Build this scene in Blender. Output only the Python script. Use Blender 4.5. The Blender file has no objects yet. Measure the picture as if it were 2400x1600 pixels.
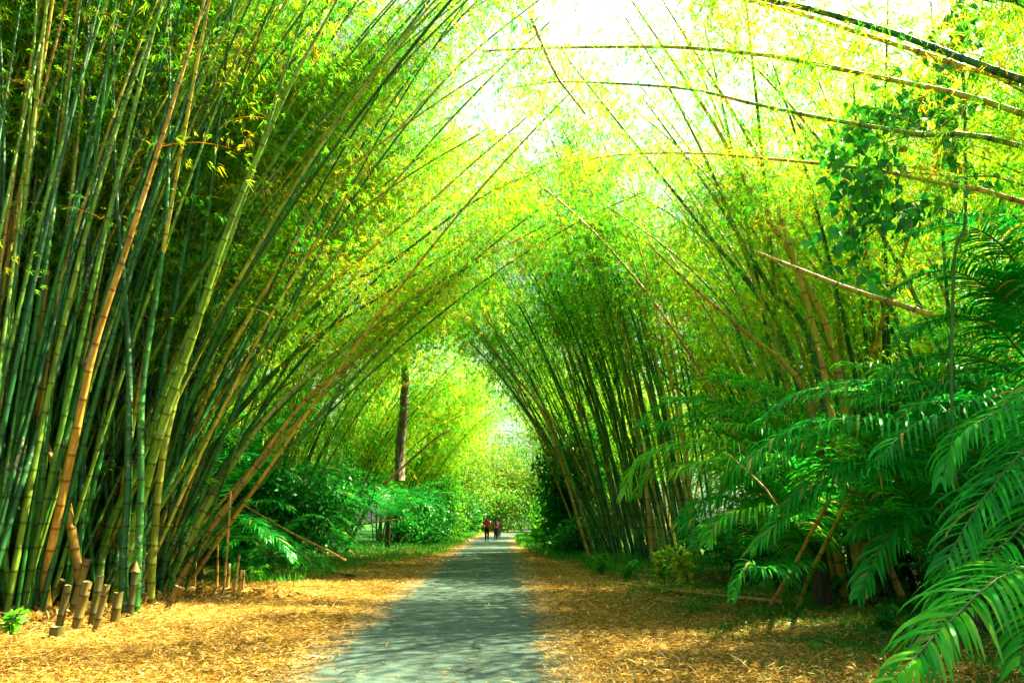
import bpy, math, random
import numpy as np
from mathutils import Vector

SEED = 7
rs = np.random.RandomState(SEED)
R = math.radians
sc = bpy.context.scene
col = sc.collection

# ------------------------------------------------------------------ camera, sky, sun, exposure
EYE = 1.55
PITCH, YAW = R(14.6), R(-0.86)
cam_d = bpy.data.cameras.new('camera')
cam_d.lens = 24; cam_d.sensor_width = 36; cam_d.clip_start = 0.1; cam_d.clip_end = 2000
cam = bpy.data.objects.new('camera', cam_d); col.objects.link(cam)
cam.location = (0, 0, EYE); cam.rotation_euler = (R(90) + PITCH, 0, YAW)
sc.camera = cam

SUN_AZ, SUN_EL = R(64), R(51)        # azimuth measured from +Y (view) towards +X (right)
world = bpy.data.worlds.new('World'); sc.world = world; world.use_nodes = True
wn = world.node_tree; wn.nodes.clear()
sky = wn.nodes.new('ShaderNodeTexSky'); sky.sky_type = 'NISHITA'; sky.sun_disc = False
sky.sun_elevation = SUN_EL; sky.sun_rotation = SUN_AZ
sky.air_density = 1.0; sky.dust_density = 4.0; sky.ozone_density = 1.0
hsv = wn.nodes.new('ShaderNodeHueSaturation'); hsv.inputs['Saturation'].default_value = 0.55
bg = wn.nodes.new('ShaderNodeBackground'); bg.inputs['Strength'].default_value = 0.05
wo = wn.nodes.new('ShaderNodeOutputWorld')
wn.links.new(sky.outputs[0], hsv.inputs['Color']); wn.links.new(hsv.outputs[0], bg.inputs[0]); wn.links.new(bg.outputs[0], wo.inputs[0])

sun_d = bpy.data.lights.new('sun', 'SUN'); sun_d.energy = 5.0; sun_d.angle = R(0.4); sun_d.color = (1.0, 0.84, 0.56)
sun = bpy.data.objects.new('sun', sun_d); col.objects.link(sun)
sdir = Vector((math.sin(SUN_AZ) * math.cos(SUN_EL), math.cos(SUN_AZ) * math.cos(SUN_EL), math.sin(SUN_EL)))
sun.rotation_euler = sdir.to_track_quat('Z', 'Y').to_euler(); sun.location = (20, 20, 40)

sc.view_settings.view_transform = 'Standard'; sc.view_settings.look = 'None'
sc.view_settings.exposure = 2.95; sc.view_settings.gamma = 1.0
cy = sc.cycles
cy.max_bounces = 7; cy.diffuse_bounces = 4; cy.glossy_bounces = 2; cy.transmission_bounces = 5; cy.transparent_max_bounces = 4
cy.use_denoising = True; cy.sample_clamp_indirect = 8
cy.caustics_reflective = False; cy.caustics_refractive = False

# ------------------------------------------------------------------ helpers
cp, sp_ = math.cos(PITCH), math.sin(PITCH)
cyw, syw = math.cos(YAW), math.sin(YAW)
def ray(px, py):
    a, b = (px - 1200) / 1600.0, (800 - py) / 1600.0
    x, y, z = a, cp - b * sp_, sp_ + b * cp
    return np.array([x * cyw - y * syw, x * syw + y * cyw, z])
def at(px, py, Y):
    d = ray(px, py); return np.array([0, 0, EYE]) + d * (Y / d[1])
def gnd(px, py):
    d = ray(px, py); return np.array([0, 0, EYE]) + d * (-EYE / d[2])
def poly(pts, Y0, Y1):
    """a line through places seen in the photograph, running from distance Y0 to Y1"""
    n = len(pts); out = []
    L = np.r_[0, np.cumsum([math.hypot(pts[i+1][0]-pts[i][0], pts[i+1][1]-pts[i][1]) for i in range(n-1)])]
    for p, l in zip(pts, L / L[-1]): out.append(at(p[0], p[1], Y0 + (Y1 - Y0) * l))
    return np.array(out)

def nrm(v): return v / np.maximum(np.linalg.norm(v, axis=-1, keepdims=True), 1e-9)

def catmull(P, n=60):
    P = np.asarray(P, float)
    if len(P) < 3:
        t = np.linspace(0, 1, n)[:, None]; return P[0] * (1 - t) + P[-1] * t
    Q = np.vstack([2 * P[0] - P[1], P, 2 * P[-1] - P[-2]]); out = []
    k = max(4, n // (len(P) - 1))
    for i in range(1, len(Q) - 2):
        t = np.linspace(0, 1, k, endpoint=(i == len(Q) - 3))[:, None]
        a, b, c, d = Q[i-1], Q[i], Q[i+1], Q[i+2]
        out.append(0.5 * ((2*b) + (-a + c)*t + (2*a - 5*b + 4*c - d)*t*t + (-a + 3*b - 3*c + d)*t**3))
    return np.vstack(out)

def arc(P): return np.r_[0, np.cumsum(np.linalg.norm(np.diff(P, axis=0), axis=1))]
def samp(P, S, s): return np.stack([np.interp(s, S, P[:, i]) for i in range(3)], -1)

def tube(C, r, sides=7, cap=True, node=None):
    C = np.asarray(C, float); n = len(C); r = np.broadcast_to(np.asarray(r, float), (n,))
    T = nrm(np.gradient(C, axis=0)); m = nrm(T.mean(0))
    ref = np.eye(3)[np.argmin(np.abs(m))]
    U = nrm(np.cross(T, ref)); V = np.cross(T, U)
    a = np.arange(sides) * 2 * math.pi / sides
    ring = (U[:, None] * np.cos(a)[None, :, None] + V[:, None] * np.sin(a)[None, :, None]) * r[:, None, None] + C[:, None]
    v = ring.reshape(-1, 3)
    i = np.arange(n - 1)[:, None] * sides; j = np.arange(sides)[None]; j2 = (j + 1) % sides
    f = np.stack([i + j, i + j2, i + sides + j2, i + sides + j], -1).reshape(-1, 4)
    nd = np.repeat(node if node is not None else np.zeros(n), sides)
    if cap:
        c0 = len(v); v = np.vstack([v, C[:1], C[-1:]]); nd = np.r_[nd, 0, 0]
        jj = np.arange(sides); q = (jj + 1) % sides
        f = np.vstack([f, np.stack([q, jj, np.full(sides, c0), np.full(sides, c0)], -1),
                       np.stack([(n-1)*sides + jj, (n-1)*sides + q, np.full(sides, c0+1), np.full(sides, c0+1)], -1)])
    return v, f, nd

class Geo:
    """collects vertices and faces of ONE mesh"""
    def __init__(s): s.v, s.f, s.t, s.nd, s.n = [], [], [], [], 0
    def add(s, v, f, tint=0.5, nd=None):
        v = np.asarray(v); s.v.append(v); s.f.append(np.asarray(f) + s.n)
        s.t.append(np.broadcast_to(np.asarray(tint, float), (len(v),)))
        s.nd.append(np.zeros(len(v)) if nd is None else nd); s.n += len(v)
    def mesh(s, name, m, smooth=False):
        v = np.vstack(s.v).astype(np.float32); f = np.vstack(s.f).astype(np.int32)
        me = bpy.data.meshes.new(name)
        tri = f[:, 2] == f[:, 3]
        ln = np.where(tri, 3, 4).astype(np.int32)
        if tri.any():
            mask = np.ones(f.shape, bool); mask[tri, 3] = False; loops = f[mask]
        else: loops = f.reshape(-1)
        me.vertices.add(len(v)); me.vertices.foreach_set('co', v.reshape(-1))
        me.loops.add(len(loops)); me.loops.foreach_set('vertex_index', loops)
        me.polygons.add(len(f)); st = np.r_[0, np.cumsum(ln)[:-1]].astype(np.int32)
        me.polygons.foreach_set('loop_start', st)
        if smooth: me.polygons.foreach_set('use_smooth', np.ones(len(f), bool))
        for nm, arr in (('tint', s.t), ('node', s.nd)):
            a = me.attributes.new(nm, 'FLOAT', 'POINT'); a.data.foreach_set('value', np.concatenate(arr).astype(np.float32))
        me.update(calc_edges=True); me.materials.append(m)
        return me
    def build(s, name, m, parent=None, smooth=False):
        me = s.mesh(name, m, smooth)
        o = bpy.data.objects.new(name, me); col.objects.link(o)
        if parent is not None: o.parent = parent
        return o

def tag(o, label, cat, group=None):
    o['label'] = label; o['category'] = cat
    if group: o['group'] = group
    return o
def thing(name, label, cat, loc=(0, 0, 0), rz=0.0, group=None, scale=1.0):
    o = bpy.data.objects.new(name, None); col.objects.link(o)
    o.location = loc; o.rotation_euler = (0, 0, rz); o.scale = (scale,) * 3
    return tag(o, label, cat, group)
def structure(o): o['kind'] = 'structure'; return o
def stuff(o): o['kind'] = 'stuff'; return o
def copy_thing(root, loc, rz, scale, label, sz=None):
    c = root.copy(); col.objects.link(c); c.location = loc; c.rotation_euler = (0, 0, rz)
    c.scale = (scale, scale, sz or scale); c['label'] = label
    for ch in list(root.children):
        d = ch.copy(); col.objects.link(d); d.parent = c
        for g in list(ch.children):
            e = g.copy(); col.objects.link(e); e.parent = d
    return c

# ------------------------------------------------------------------ materials
def mat(name):
    m = bpy.data.materials.new(name); m.use_nodes = True; m.node_tree.nodes.clear()
    N, L = m.node_tree.nodes, m.node_tree.links
    return m, N, L, N.new('ShaderNodeOutputMaterial')
def ramp(N, stops):
    r = N.new('ShaderNodeValToRGB'); e = r.color_ramp.elements
    e[0].position, e[0].color = stops[0][0], (*stops[0][1], 1)
    e[1].position, e[1].color = stops[-1][0], (*stops[-1][1], 1)
    for p, c in stops[1:-1]:
        x = e.new(p); x.color = (*c, 1)
    return r
def attr(N, name):
    a = N.new('ShaderNodeAttribute'); a.attribute_name = name; return a
def leafmat(name, stops, trans, tsat=1.0, tval=1.6, gloss=0.03, rough=0.4):
    m, N, L, out = mat(name)
    a = attr(N, 'tint'); r = ramp(N, stops); L.new(a.outputs['Fac'], r.inputs[0])
    d = N.new('ShaderNodeBsdfDiffuse'); t = N.new('ShaderNodeBsdfTranslucent')
    h = N.new('ShaderNodeHueSaturation'); h.inputs['Value'].default_value = tval; h.inputs['Saturation'].default_value = tsat
    L.new(r.outputs[0], d.inputs[0]); L.new(r.outputs[0], h.inputs['Color']); L.new(h.outputs[0], t.inputs[0])
    mx = N.new('ShaderNodeMixShader'); mx.inputs[0].default_value = trans
    L.new(d.outputs[0], mx.inputs[1]); L.new(t.outputs[0], mx.inputs[2])
    g = N.new('ShaderNodeBsdfGlossy'); g.inputs['Roughness'].default_value = rough; g.inputs[0].default_value = (.45, .8, .5, 1)
    m2 = N.new('ShaderNodeMixShader'); m2.inputs[0].default_value = gloss
    L.new(mx.outputs[0], m2.inputs[1]); L.new(g.outputs[0], m2.inputs[2]); L.new(m2.outputs[0], out.inputs[0])
    return m

M = {}
M['bamboo_leaf'] = leafmat('bamboo_leaf', [(0, (.006, .16, .008)), (.3, (.035, .31, .006)), (.65, (.17, .45, .007)), (.85, (.42, .47, .008)), (1, (.52, .27, .012))], .55, tval=1.6)
M['bright_leaf'] = leafmat('bright_leaf', [(0, (.010, .20, .008)), (.35, (.07, .38, .006)), (.7, (.30, .50, .008)), (1, (.52, .42, .010))], .6, tval=1.6)
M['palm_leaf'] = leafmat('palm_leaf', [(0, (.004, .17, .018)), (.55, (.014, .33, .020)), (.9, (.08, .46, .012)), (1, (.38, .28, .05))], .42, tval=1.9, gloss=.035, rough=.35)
M['broad_leaf'] = leafmat('broad_leaf', [(0, (.003, .09, .010)), (.6, (.012, .20, .010)), (1, (.06, .34, .010))], .4, tval=1.6, gloss=.05)
M['forest_leaf'] = leafmat('forest_leaf', [(0, (.004, .09, .008)), (.4, (.05, .20, .008)), (.75, (.22, .28, .010)), (1, (.36, .27, .012))], .5, tval=1.5)
M['light_leaf'] = leafmat('light_leaf', [(0, (.02, .22, .01)), (.6, (.10, .36, .01)), (1, (.36, .46, .03))], .45, tval=1.5)
M['grass_blade'] = leafmat('grass_blade', [(0, (.01, .16, .01)), (.6, (.05, .28, .01)), (1, (.30, .32, .02))], .4, tval=1.5, gloss=.03)
M['dry_leaf'] = leafmat('dry_leaf', [(0, (.07, .045, .008)), (.3, (.23, .13, .014)), (.7, (.48, .29, .045)), (1, (.68, .51, .17))], .25, tval=1.2, gloss=.05)
M['dead_frond'] = leafmat('dead_frond', [(0, (.25, .14, .03)), (1, (.55, .38, .12))], .3, gloss=.05)

def culm_mat(name, stops, lich=.5):
    m, N, L, out = mat(name)
    a = attr(N, 'tint'); nd = attr(N, 'node'); r = ramp(N, stops); L.new(a.outputs['Fac'], r.inputs[0])
    tc = N.new('ShaderNodeTexCoord')
    n1 = N.new('ShaderNodeTexNoise'); n1.inputs['Scale'].default_value = 1.7; n1.inputs['Detail'].default_value = 4
    L.new(tc.outputs['Object'], n1.inputs['Vector'])
    h = N.new('ShaderNodeHueSaturation'); L.new(r.outputs[0], h.inputs['Color'])
    mr = N.new('ShaderNodeMapRange'); mr.inputs[1].default_value = .3; mr.inputs[2].default_value = .7; mr.inputs[3].default_value = .55; mr.inputs[4].default_value = 1.4
    L.new(n1.outputs[0], mr.inputs[0]); L.new(mr.outputs[0], h.inputs['Value'])
    mps = N.new('ShaderNodeMapping'); mps.inputs['Scale'].default_value = (34, 34, 3); L.new(tc.outputs['Object'], mps.inputs[0])
    ns = N.new('ShaderNodeTexNoise'); ns.inputs['Scale'].default_value = 1.0; ns.inputs['Detail'].default_value = 5; L.new(mps.outputs[0], ns.inputs['Vector'])
    ms_ = N.new('ShaderNodeMapRange'); ms_.inputs[1].default_value = .3; ms_.inputs[2].default_value = .7; ms_.inputs[3].default_value = .62; ms_.inputs[4].default_value = 1.25; L.new(ns.outputs[0], ms_.inputs[0])
    mul = N.new('ShaderNodeMath'); mul.operation = 'MULTIPLY'; L.new(mr.outputs[0], mul.inputs[0]); L.new(ms_.outputs[0], mul.inputs[1]); L.new(mul.outputs[0], h.inputs['Value'])
    # pale lichen spots
    n2 = N.new('ShaderNodeTexNoise'); n2.inputs['Scale'].default_value = 16; n2.inputs['Detail'].default_value = 3
    L.new(tc.outputs['Object'], n2.inputs['Vector'])
    n3 = N.new('ShaderNodeTexNoise'); n3.inputs['Scale'].default_value = .8; L.new(tc.outputs['Object'], n3.inputs['Vector'])
    ad = N.new('ShaderNodeMath'); ad.operation = 'ADD'; L.new(n2.outputs[0], ad.inputs[0]); L.new(n3.outputs[0], ad.inputs[1])
    mp = N.new('ShaderNodeMapRange'); mp.inputs[1].default_value = 1.16; mp.inputs[2].default_value = 1.26; mp.inputs[3].default_value = 0; mp.inputs[4].default_value = lich
    L.new(ad.outputs[0], mp.inputs[0])
    x = N.new('ShaderNodeMixRGB'); x.inputs[2].default_value = (.36, .36, .22, 1)
    L.new(mp.outputs[0], x.inputs[0]); L.new(h.outputs[0], x.inputs[1])
    # dark scar and pale ring at each node
    rn = ramp(N, [(0, (1, 1, 1)), (.35, (1.0, 1.0, .9)), (.6, (.5, .45, .3)), (1, (.38, .32, .2))])
    L.new(nd.outputs['Fac'], rn.inputs[0])
    y = N.new('ShaderNodeMixRGB'); y.blend_type = 'MULTIPLY'; y.inputs[0].default_value = 1
    L.new(x.outputs[0], y.inputs[1]); L.new(rn.outputs[0], y.inputs[2])
    b = N.new('ShaderNodeBsdfPrincipled'); b.inputs['Roughness'].default_value = .46; b.inputs['Specular IOR Level'].default_value = .3
    L.new(y.outputs[0], b.inputs['Base Color']); L.new(b.outputs[0], out.inputs[0])
    return m
M['culm'] = culm_mat('culm', [(0, (.006, .075, .016)), (.3, (.018, .15, .014)), (.52, (.12, .25, .014)), (.72, (.38, .33, .035)), (.9, (.36, .23, .03)), (1, (.28, .165, .022))])
M['old_culm'] = culm_mat('old_culm', [(0, (.04, .06, .010)), (.5, (.13, .11, .02)), (1, (.24, .15, .03))], .6)
M['dry_culm'] = culm_mat('dry_culm', [(0, (.22, .14, .022)), (1, (.44, .29, .06))], .3)

def simple(name, c, rough=.7, spec=.3):
    m, N, L, out = mat(name)
    tc = N.new('ShaderNodeTexCoord'); n = N.new('ShaderNodeTexNoise'); n.inputs['Scale'].default_value = 30
    L.new(tc.outputs['Object'], n.inputs['Vector'])
    r = ramp(N, [(.3, tuple(x * .75 for x in c)), (.7, tuple(min(1, x * 1.2) for x in c))]); L.new(n.outputs[0], r.inputs[0])
    b = N.new('ShaderNodeBsdfPrincipled'); b.inputs['Roughness'].default_value = rough; b.inputs['Specular IOR Level'].default_value = spec
    L.new(r.outputs[0], b.inputs['Base Color']); L.new(b.outputs[0], out.inputs[0])
    return m
def bark(name, c1, c2):
    m, N, L, out = mat(name)
    tc = N.new('ShaderNodeTexCoord'); mp = N.new('ShaderNodeMapping'); mp.inputs['Scale'].default_value = (6, 6, 1.2)
    L.new(tc.outputs['Object'], mp.inputs[0])
    n = N.new('ShaderNodeTexNoise'); n.inputs['Scale'].default_value = 2.2; n.inputs['Detail'].default_value = 8; L.new(mp.outputs[0], n.inputs['Vector'])
    r = ramp(N, [(.35, c1), (.65, c2)]); L.new(n.outputs[0], r.inputs[0])
    b = N.new('ShaderNodeBsdfPrincipled'); b.inputs['Roughness'].default_value = .9
    bp = N.new('ShaderNodeBump'); bp.inputs['Strength'].default_value = .6; L.new(n.outputs[0], bp.inputs['Height'])
    L.new(bp.outputs[0], b.inputs['Normal']); L.new(r.outputs[0], b.inputs['Base Color']); L.new(b.outputs[0], out.inputs[0])
    return m
M['bark'] = bark('bark', (.05, .038, .02), (.20, .16, .10))
M['palm_bark'] = bark('palm_bark', (.012, .014, .005), (.06, .05, .018))
M['rachis'] = simple('rachis', (.05, .12, .02), .5)
M['twig'] = simple('twig', (.07, .08, .02))

def ground_mat():
    m, N, L, out = mat('leaf_litter_soil')
    g = N.new('ShaderNodeNewGeometry')
    def noise(scale, det=6, stretch=None):
        n = N.new('ShaderNodeTexNoise'); n.inputs['Scale'].default_value = scale; n.inputs['Detail'].default_value = det
        L.new(g.outputs['Position'], n.inputs['Vector']); return n
    v = N.new('ShaderNodeTexVoronoi'); v.inputs['Scale'].default_value = 26; v.feature = 'F1'
    w = noise(9, 3); mxv = N.new('ShaderNodeMixRGB'); mxv.inputs[0].default_value = .25
    L.new(g.outputs['Position'], mxv.inputs[1]); L.new(w.outputs[1], mxv.inputs[2]); L.new(mxv.outputs[0], v.inputs['Vector'])
    r = ramp(N, [(0, (.06, .03, .004)), (.4, (.17, .095, .010)), (.75, (.30, .18, .024)), (1, (.44, .29, .06))])
    sep = N.new('ShaderNodeSeparateColor'); L.new(v.outputs['Color'], sep.inputs[0]); L.new(sep.outputs[0], r.inputs[0])
    big = noise(.5, 4)
    # green cover away from the path
    at_ = attr(N, 'tint')
    ad = N.new('ShaderNodeMath'); ad.operation = 'ADD'; L.new(at_.outputs['Fac'], ad.inputs[0])
    b2 = noise(1.3, 6); ms = N.new('ShaderNodeMath'); ms.operation = 'MULTIPLY_ADD'; ms.inputs[1].default_value = 1.6; ms.inputs[2].default_value = -.8
    L.new(b2.outputs[0], ms.inputs[0]); L.new(ms.outputs[0], ad.inputs[1])
    mr = N.new('ShaderNodeMapRange'); mr.inputs[1].default_value = .35; mr.inputs[2].default_value = .75; L.new(ad.outputs[0], mr.inputs[0])
    gr = ramp(N, [(.3, (.01, .06, .008)), (.7, (.03, .13, .012))]); n4 = noise(12, 4); L.new(n4.outputs[0], gr.inputs[0])
    mx = N.new('ShaderNodeMixRGB'); L.new(mr.outputs[0], mx.inputs[0]); L.new(r.outputs[0], mx.inputs[1]); L.new(gr.outputs[0], mx.inputs[2])
    hv = N.new('ShaderNodeHueSaturation'); mh = N.new('ShaderNodeMapRange'); mh.inputs[1].default_value = .3; mh.inputs[2].default_value = .7; mh.inputs[3].default_value = .7; mh.inputs[4].default_value = 1.2
    L.new(big.outputs[0], mh.inputs[0]); L.new(mh.outputs[0], hv.inputs['Value']); L.new(mx.outputs[0], hv.inputs['Color'])
    b = N.new('ShaderNodeBsdfPrincipled'); b.inputs['Roughness'].default_value = .9; b.inputs['Specular IOR Level'].default_value = .1
    bp = N.new('ShaderNodeBump'); bp.inputs['Strength'].default_value = .5; bp.inputs['Distance'].default_value = .02
    L.new(v.outputs['Distance'], bp.inputs['Height']); L.new(bp.outputs[0], b.inputs['Normal'])
    L.new(hv.outputs[0], b.inputs['Base Color']); L.new(b.outputs[0], out.inputs[0])
    return m
def path_mat():
    m, N, L, out = mat('worn_asphalt')
    g = N.new('ShaderNodeNewGeometry')
    def noise(scale, det=6):
        n = N.new('ShaderNodeTexNoise'); n.inputs['Scale'].default_value = scale; n.inputs['Detail'].default_value = det
        L.new(g.outputs['Position'], n.inputs['Vector']); return n
    fine = noise(60, 5); r = ramp(N, [(.3, (.028, .074, .056)), (.7, (.080, .120, .090))]); L.new(fine.outputs[0], r.inputs[0])
    mid = noise(2.2, 7); hv = N.new('ShaderNodeHueSaturation'); mh = N.new('ShaderNodeMapRange')
    mh.inputs[1].default_value = .3; mh.inputs[2].default_value = .7; mh.inputs[3].default_value = .75; mh.inputs[4].default_value = 1.25
    L.new(mid.outputs[0], mh.inputs[0]); L.new(mh.outputs[0], hv.inputs['Value']); L.new(r.outputs[0], hv.inputs['Color'])
    vc = N.new('ShaderNodeTexVoronoi'); vc.feature = 'DISTANCE_TO_EDGE'; vc.inputs['Scale'].default_value = .55
    wv = noise(1.6, 6); mv = N.new('ShaderNodeMixRGB'); mv.inputs[0].default_value = .45; L.new(g.outputs['Position'], mv.inputs[1]); L.new(wv.outputs[1], mv.inputs[2]); L.new(mv.outputs[0], vc.inputs['Vector'])
    ck = N.new('ShaderNodeMapRange'); ck.inputs[1].default_value = .0; ck.inputs[2].default_value = .012; ck.inputs[3].default_value = .45; ck.inputs[4].default_value = 1; L.new(vc.outputs['Distance'], ck.inputs[0])
    grn = noise(170, 2); gm = N.new('ShaderNodeMapRange'); gm.inputs[1].default_value = .3; gm.inputs[2].default_value = .7; gm.inputs[3].default_value = .7; gm.inputs[4].default_value = 1.35; L.new(grn.outputs[0], gm.inputs[0])
    ml = N.new('ShaderNodeMath'); ml.operation = 'MULTIPLY'; L.new(ck.outputs[0], ml.inputs[0]); L.new(gm.outputs[0], ml.inputs[1])
    ml2 = N.new('ShaderNodeMath'); ml2.operation = 'MULTIPLY'; L.new(ml.outputs[0], ml2.inputs[0]); L.new(mh.outputs[0], ml2.inputs[1]); L.new(ml2.outputs[0], hv.inputs['Value'])
    # sand and leaf dust creeping in from the edges ('tint' = 0 centre .. 1 edge)
    t = attr(N, 'tint'); n2 = noise(3.0, 8); ad = N.new('ShaderNodeMath'); ad.operation = 'ADD'; L.new(t.outputs['Fac'], ad.inputs[0])
    ms = N.new('ShaderNodeMath'); ms.operation = 'MULTIPLY_ADD'; ms.inputs[1].default_value = .9; ms.inputs[2].default_value = -.45
    L.new(n2.outputs[0], ms.inputs[0]); L.new(ms.outputs[0], ad.inputs[1])
    mr = N.new('ShaderNodeMapRange'); mr.inputs[1].default_value = .62; mr.inputs[2].default_value = .95; L.new(ad.outputs[0], mr.inputs[0])
    sand = ramp(N, [(.3, (.15, .105, .035)), (.7, (.30, .21, .072))]); L.new(fine.outputs[0], sand.inputs[0])
    mx = N.new('ShaderNodeMixRGB'); L.new(mr.outputs[0], mx.inputs[0]); L.new(hv.outputs[0], mx.inputs[1]); L.new(sand.outputs[0], mx.inputs[2])
    b = N.new('ShaderNodeBsdfPrincipled'); b.inputs['Roughness'].default_value = .9; b.inputs['Specular IOR Level'].default_value = .15
    bp = N.new('ShaderNodeBump'); bp.inputs['Strength'].default_value = .35; bp.inputs['Distance'].default_value = .01
    L.new(fine.outputs[0], bp.inputs['Height']); L.new(bp.outputs[0], b.inputs['Normal'])
    L.new(mx.outputs[0], b.inputs['Base Color']); L.new(b.outputs[0], out.inputs[0])
    return m
M['ground'] = ground_mat(); M['path'] = path_mat()

# ------------------------------------------------------------------ ground and path
def xc(y): y = np.asarray(y, float); return -0.735 + np.where(y > 55, ((np.maximum(y, 55) - 55) / 55) ** 2 * 6.0, 0)
def gh(x, y):
    x = np.asarray(x, float); y = np.asarray(y, float)
    d = np.clip((np.abs(x - xc(y)) - 1.8) / 2.5, 0, 1)
    return d * (.05 * np.sin(x * 1.3 + y * .7) * np.sin(y * .9 - x * .4) + .03 * np.sin(x * 3.1) * np.sin(y * 2.7) + .03)
def grid(xs, ys, zf, tf, name, m):
    X, Y = np.meshgrid(xs, ys); v = np.stack([X, Y, zf(X, Y)], -1).reshape(-1, 3)
    nx, ny = len(xs), len(ys); i = np.arange(ny - 1)[:, None] * nx + np.arange(nx - 1)[None]
    f = np.stack([i, i + 1, i + nx + 1, i + nx], -1).reshape(-1, 4)
    g = Geo(); g.add(v, f, tf(X, Y).reshape(-1)); return g.build(name, m, smooth=True)
def ss(a, b, x): t = np.clip((x - a) / (b - a), 0, 1); return t * t * (3 - 2 * t)
def cover(X, Y):     # how green the ground is
    dl = (xc(Y) - X); dr = (X - xc(Y))
    a = ss(2.2, 6.5, dl) * ss(16, 24, Y) + ss(2.0, 5.0, dr) * ss(12, 25, Y) + ss(8, 13, dl) + ss(2.8, 6.0, dr) * .8
    return np.clip(a + .25 * ss(38, 50, Y), 0, 1)
xs = np.r_[-300, -150, -80, -50, np.arange(-30, 30, .5), 30, 50, 80, 150, 300]
ys = np.r_[-60, -30, -10, np.arange(0, 70, .5), np.arange(70, 120, 4), 150, 220, 400]
structure(grid(xs, ys, gh, cover, 'ground', M['ground']))
py_ = np.r_[np.arange(-8, 60, .4), np.arange(60, 125, 1.0)]
g = Geo(); nu = 13
u = np.linspace(-1, 1, nu)
wob = lambda y, s: .06 * np.sin(y * 1.7 + s) + .05 * np.sin(y * 4.1 + 2 * s) + .03 * np.sin(y * 9.3 + s)
hw = 1.76
X = xc(py_)[:, None] + u[None] * hw + np.where(u[None] < 0, wob(py_, 0)[:, None], wob(py_, 2)[:, None]) * np.abs(u[None])
v = np.stack([X, np.repeat(py_[:, None], nu, 1), np.full(X.shape, .004)], -1).reshape(-1, 3)
i = np.arange(len(py_) - 1)[:, None] * nu + np.arange(nu - 1)[None]
g.add(v, np.stack([i, i + 1, i + nu + 1, i + nu], -1).reshape(-1, 4), np.abs(np.tile(u, len(py_))))
structure(g.build('path', M['path']))

# ------------------------------------------------------------------ leaves
def leaf_quads(b, d, l, w, rng, droop=.15, up=None):
    """b base, d direction, l length, w half width -> verts (n*4) faces"""
    n = len(b)
    r = rng.normal(size=(n, 3)); r[:, 2] += 1.2
    s = nrm(np.cross(d, r)); tip = b + d * l[:, None]; tip[:, 2] -= droop * l
    mid = b + d * (l * .42)[:, None]; mid[:, 2] += .03 * l
    v = np.stack([b, mid + s * w[:, None], tip, mid - s * w[:, None]], 1).reshape(-1, 3)
    f = np.arange(n * 4).reshape(-1, 4)
    return v, f

def branch_template(rng, L=1.3, nfan=16, per=5, ll=.16, lw=.011):
    v_, f_, t_ = [], [], []; n = 0
    t = np.linspace(0, 1, 5)[:, None]
    side = rng.uniform(-.3, .3)
    P = np.hstack([L * t, side * L * t * t, .22 * L * t - .45 * L * t * t])
    tv, tf, _ = tube(P, np.linspace(.006, .002, 5), 3, cap=False)
    v_.append(tv); f_.append(tf); t_.append(np.full(len(tv), .55)); n += len(tv)
    tt = rng.uniform(.12, 1, nfan)
    base = np.stack([np.interp(tt, t[:, 0], P[:, k]) for k in range(3)], -1)
    off = rng.normal(size=(nfan, 3)) * np.array([.10, .22, .13]) * L
    base = base + off; base[:, 2] -= .05 * L
    fd = nrm(off * np.array([1, 1, .5]) / L + np.array([.22, 0, -.08]) + rng.normal(size=(nfan, 3)) * .12)
    b = np.repeat(base, per, 0); d = np.repeat(fd, per, 0)
    m = nfan * per
    d = nrm(d + rng.normal(size=(m, 3)) * .42 + np.array([0, 0, -.12]))
    b = b + rng.normal(size=(m, 3)) * .02
    l = rng.uniform(.6, 1.15, m) * ll; w = l / ll * lw * rng.uniform(.8, 1.2, m)
    lv, lf = leaf_quads(b, d, l, w, rng, .25)
    ft = np.repeat(rng.uniform(-.12, .12, nfan), per) + rng.uniform(-.10, .10, m)
    v_.append(lv); f_.append(lf + n); t_.append(np.repeat(ft, 4))
    return np.vstack(v_), np.vstack(f_), np.concatenate(t_)

FRONT = None
def inst(geo, templates, pos, az, pit, scl, tint, rng, origin=None):
    if origin is not None:                      # no branches within a few metres of where people walk and look
        w = pos + origin; far = (np.linalg.norm(w - np.array([0, 0, EYE]), axis=1) > 6.0) & ~((np.abs(w[:, 0] + .7) < 4) & (w[:, 2] < 3.2))
        if FRONT: far &= (np.linalg.norm(w[:, :2], axis=1) > FRONT) | (rng.uniform(0, 1, len(w)) < .05)
        pos, az, pit, scl, tint = pos[far], az[far], pit[far], scl[far], tint[far]
    k = rng.randint(0, len(templates), len(pos))
    for q, (tv, tf, tt) in enumerate(templates):
        s = np.where(k == q)[0]
        if not len(s): continue
        ca, sa, cpp, spp = np.cos(az[s]), np.sin(az[s]), np.cos(pit[s]), np.sin(pit[s])
        x = tv[:, 0][None] * cpp[:, None] - tv[:, 2][None] * spp[:, None]
        z = tv[:, 0][None] * spp[:, None] + tv[:, 2][None] * cpp[:, None]
        y = np.broadcast_to(tv[:, 1][None], x.shape)
        V = np.stack([x * ca[:, None] - y * sa[:, None], x * sa[:, None] + y * ca[:, None], z], -1) * scl[s][:, None, None] + pos[s][:, None]
        m = len(tv); F = (tf[None] + (np.arange(len(s)) * m)[:, None, None]).reshape(-1, 4)
        geo.add(V.reshape(-1, 3), F, np.clip(tt[None] + tint[s][:, None], 0, 1).reshape(-1))

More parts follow.
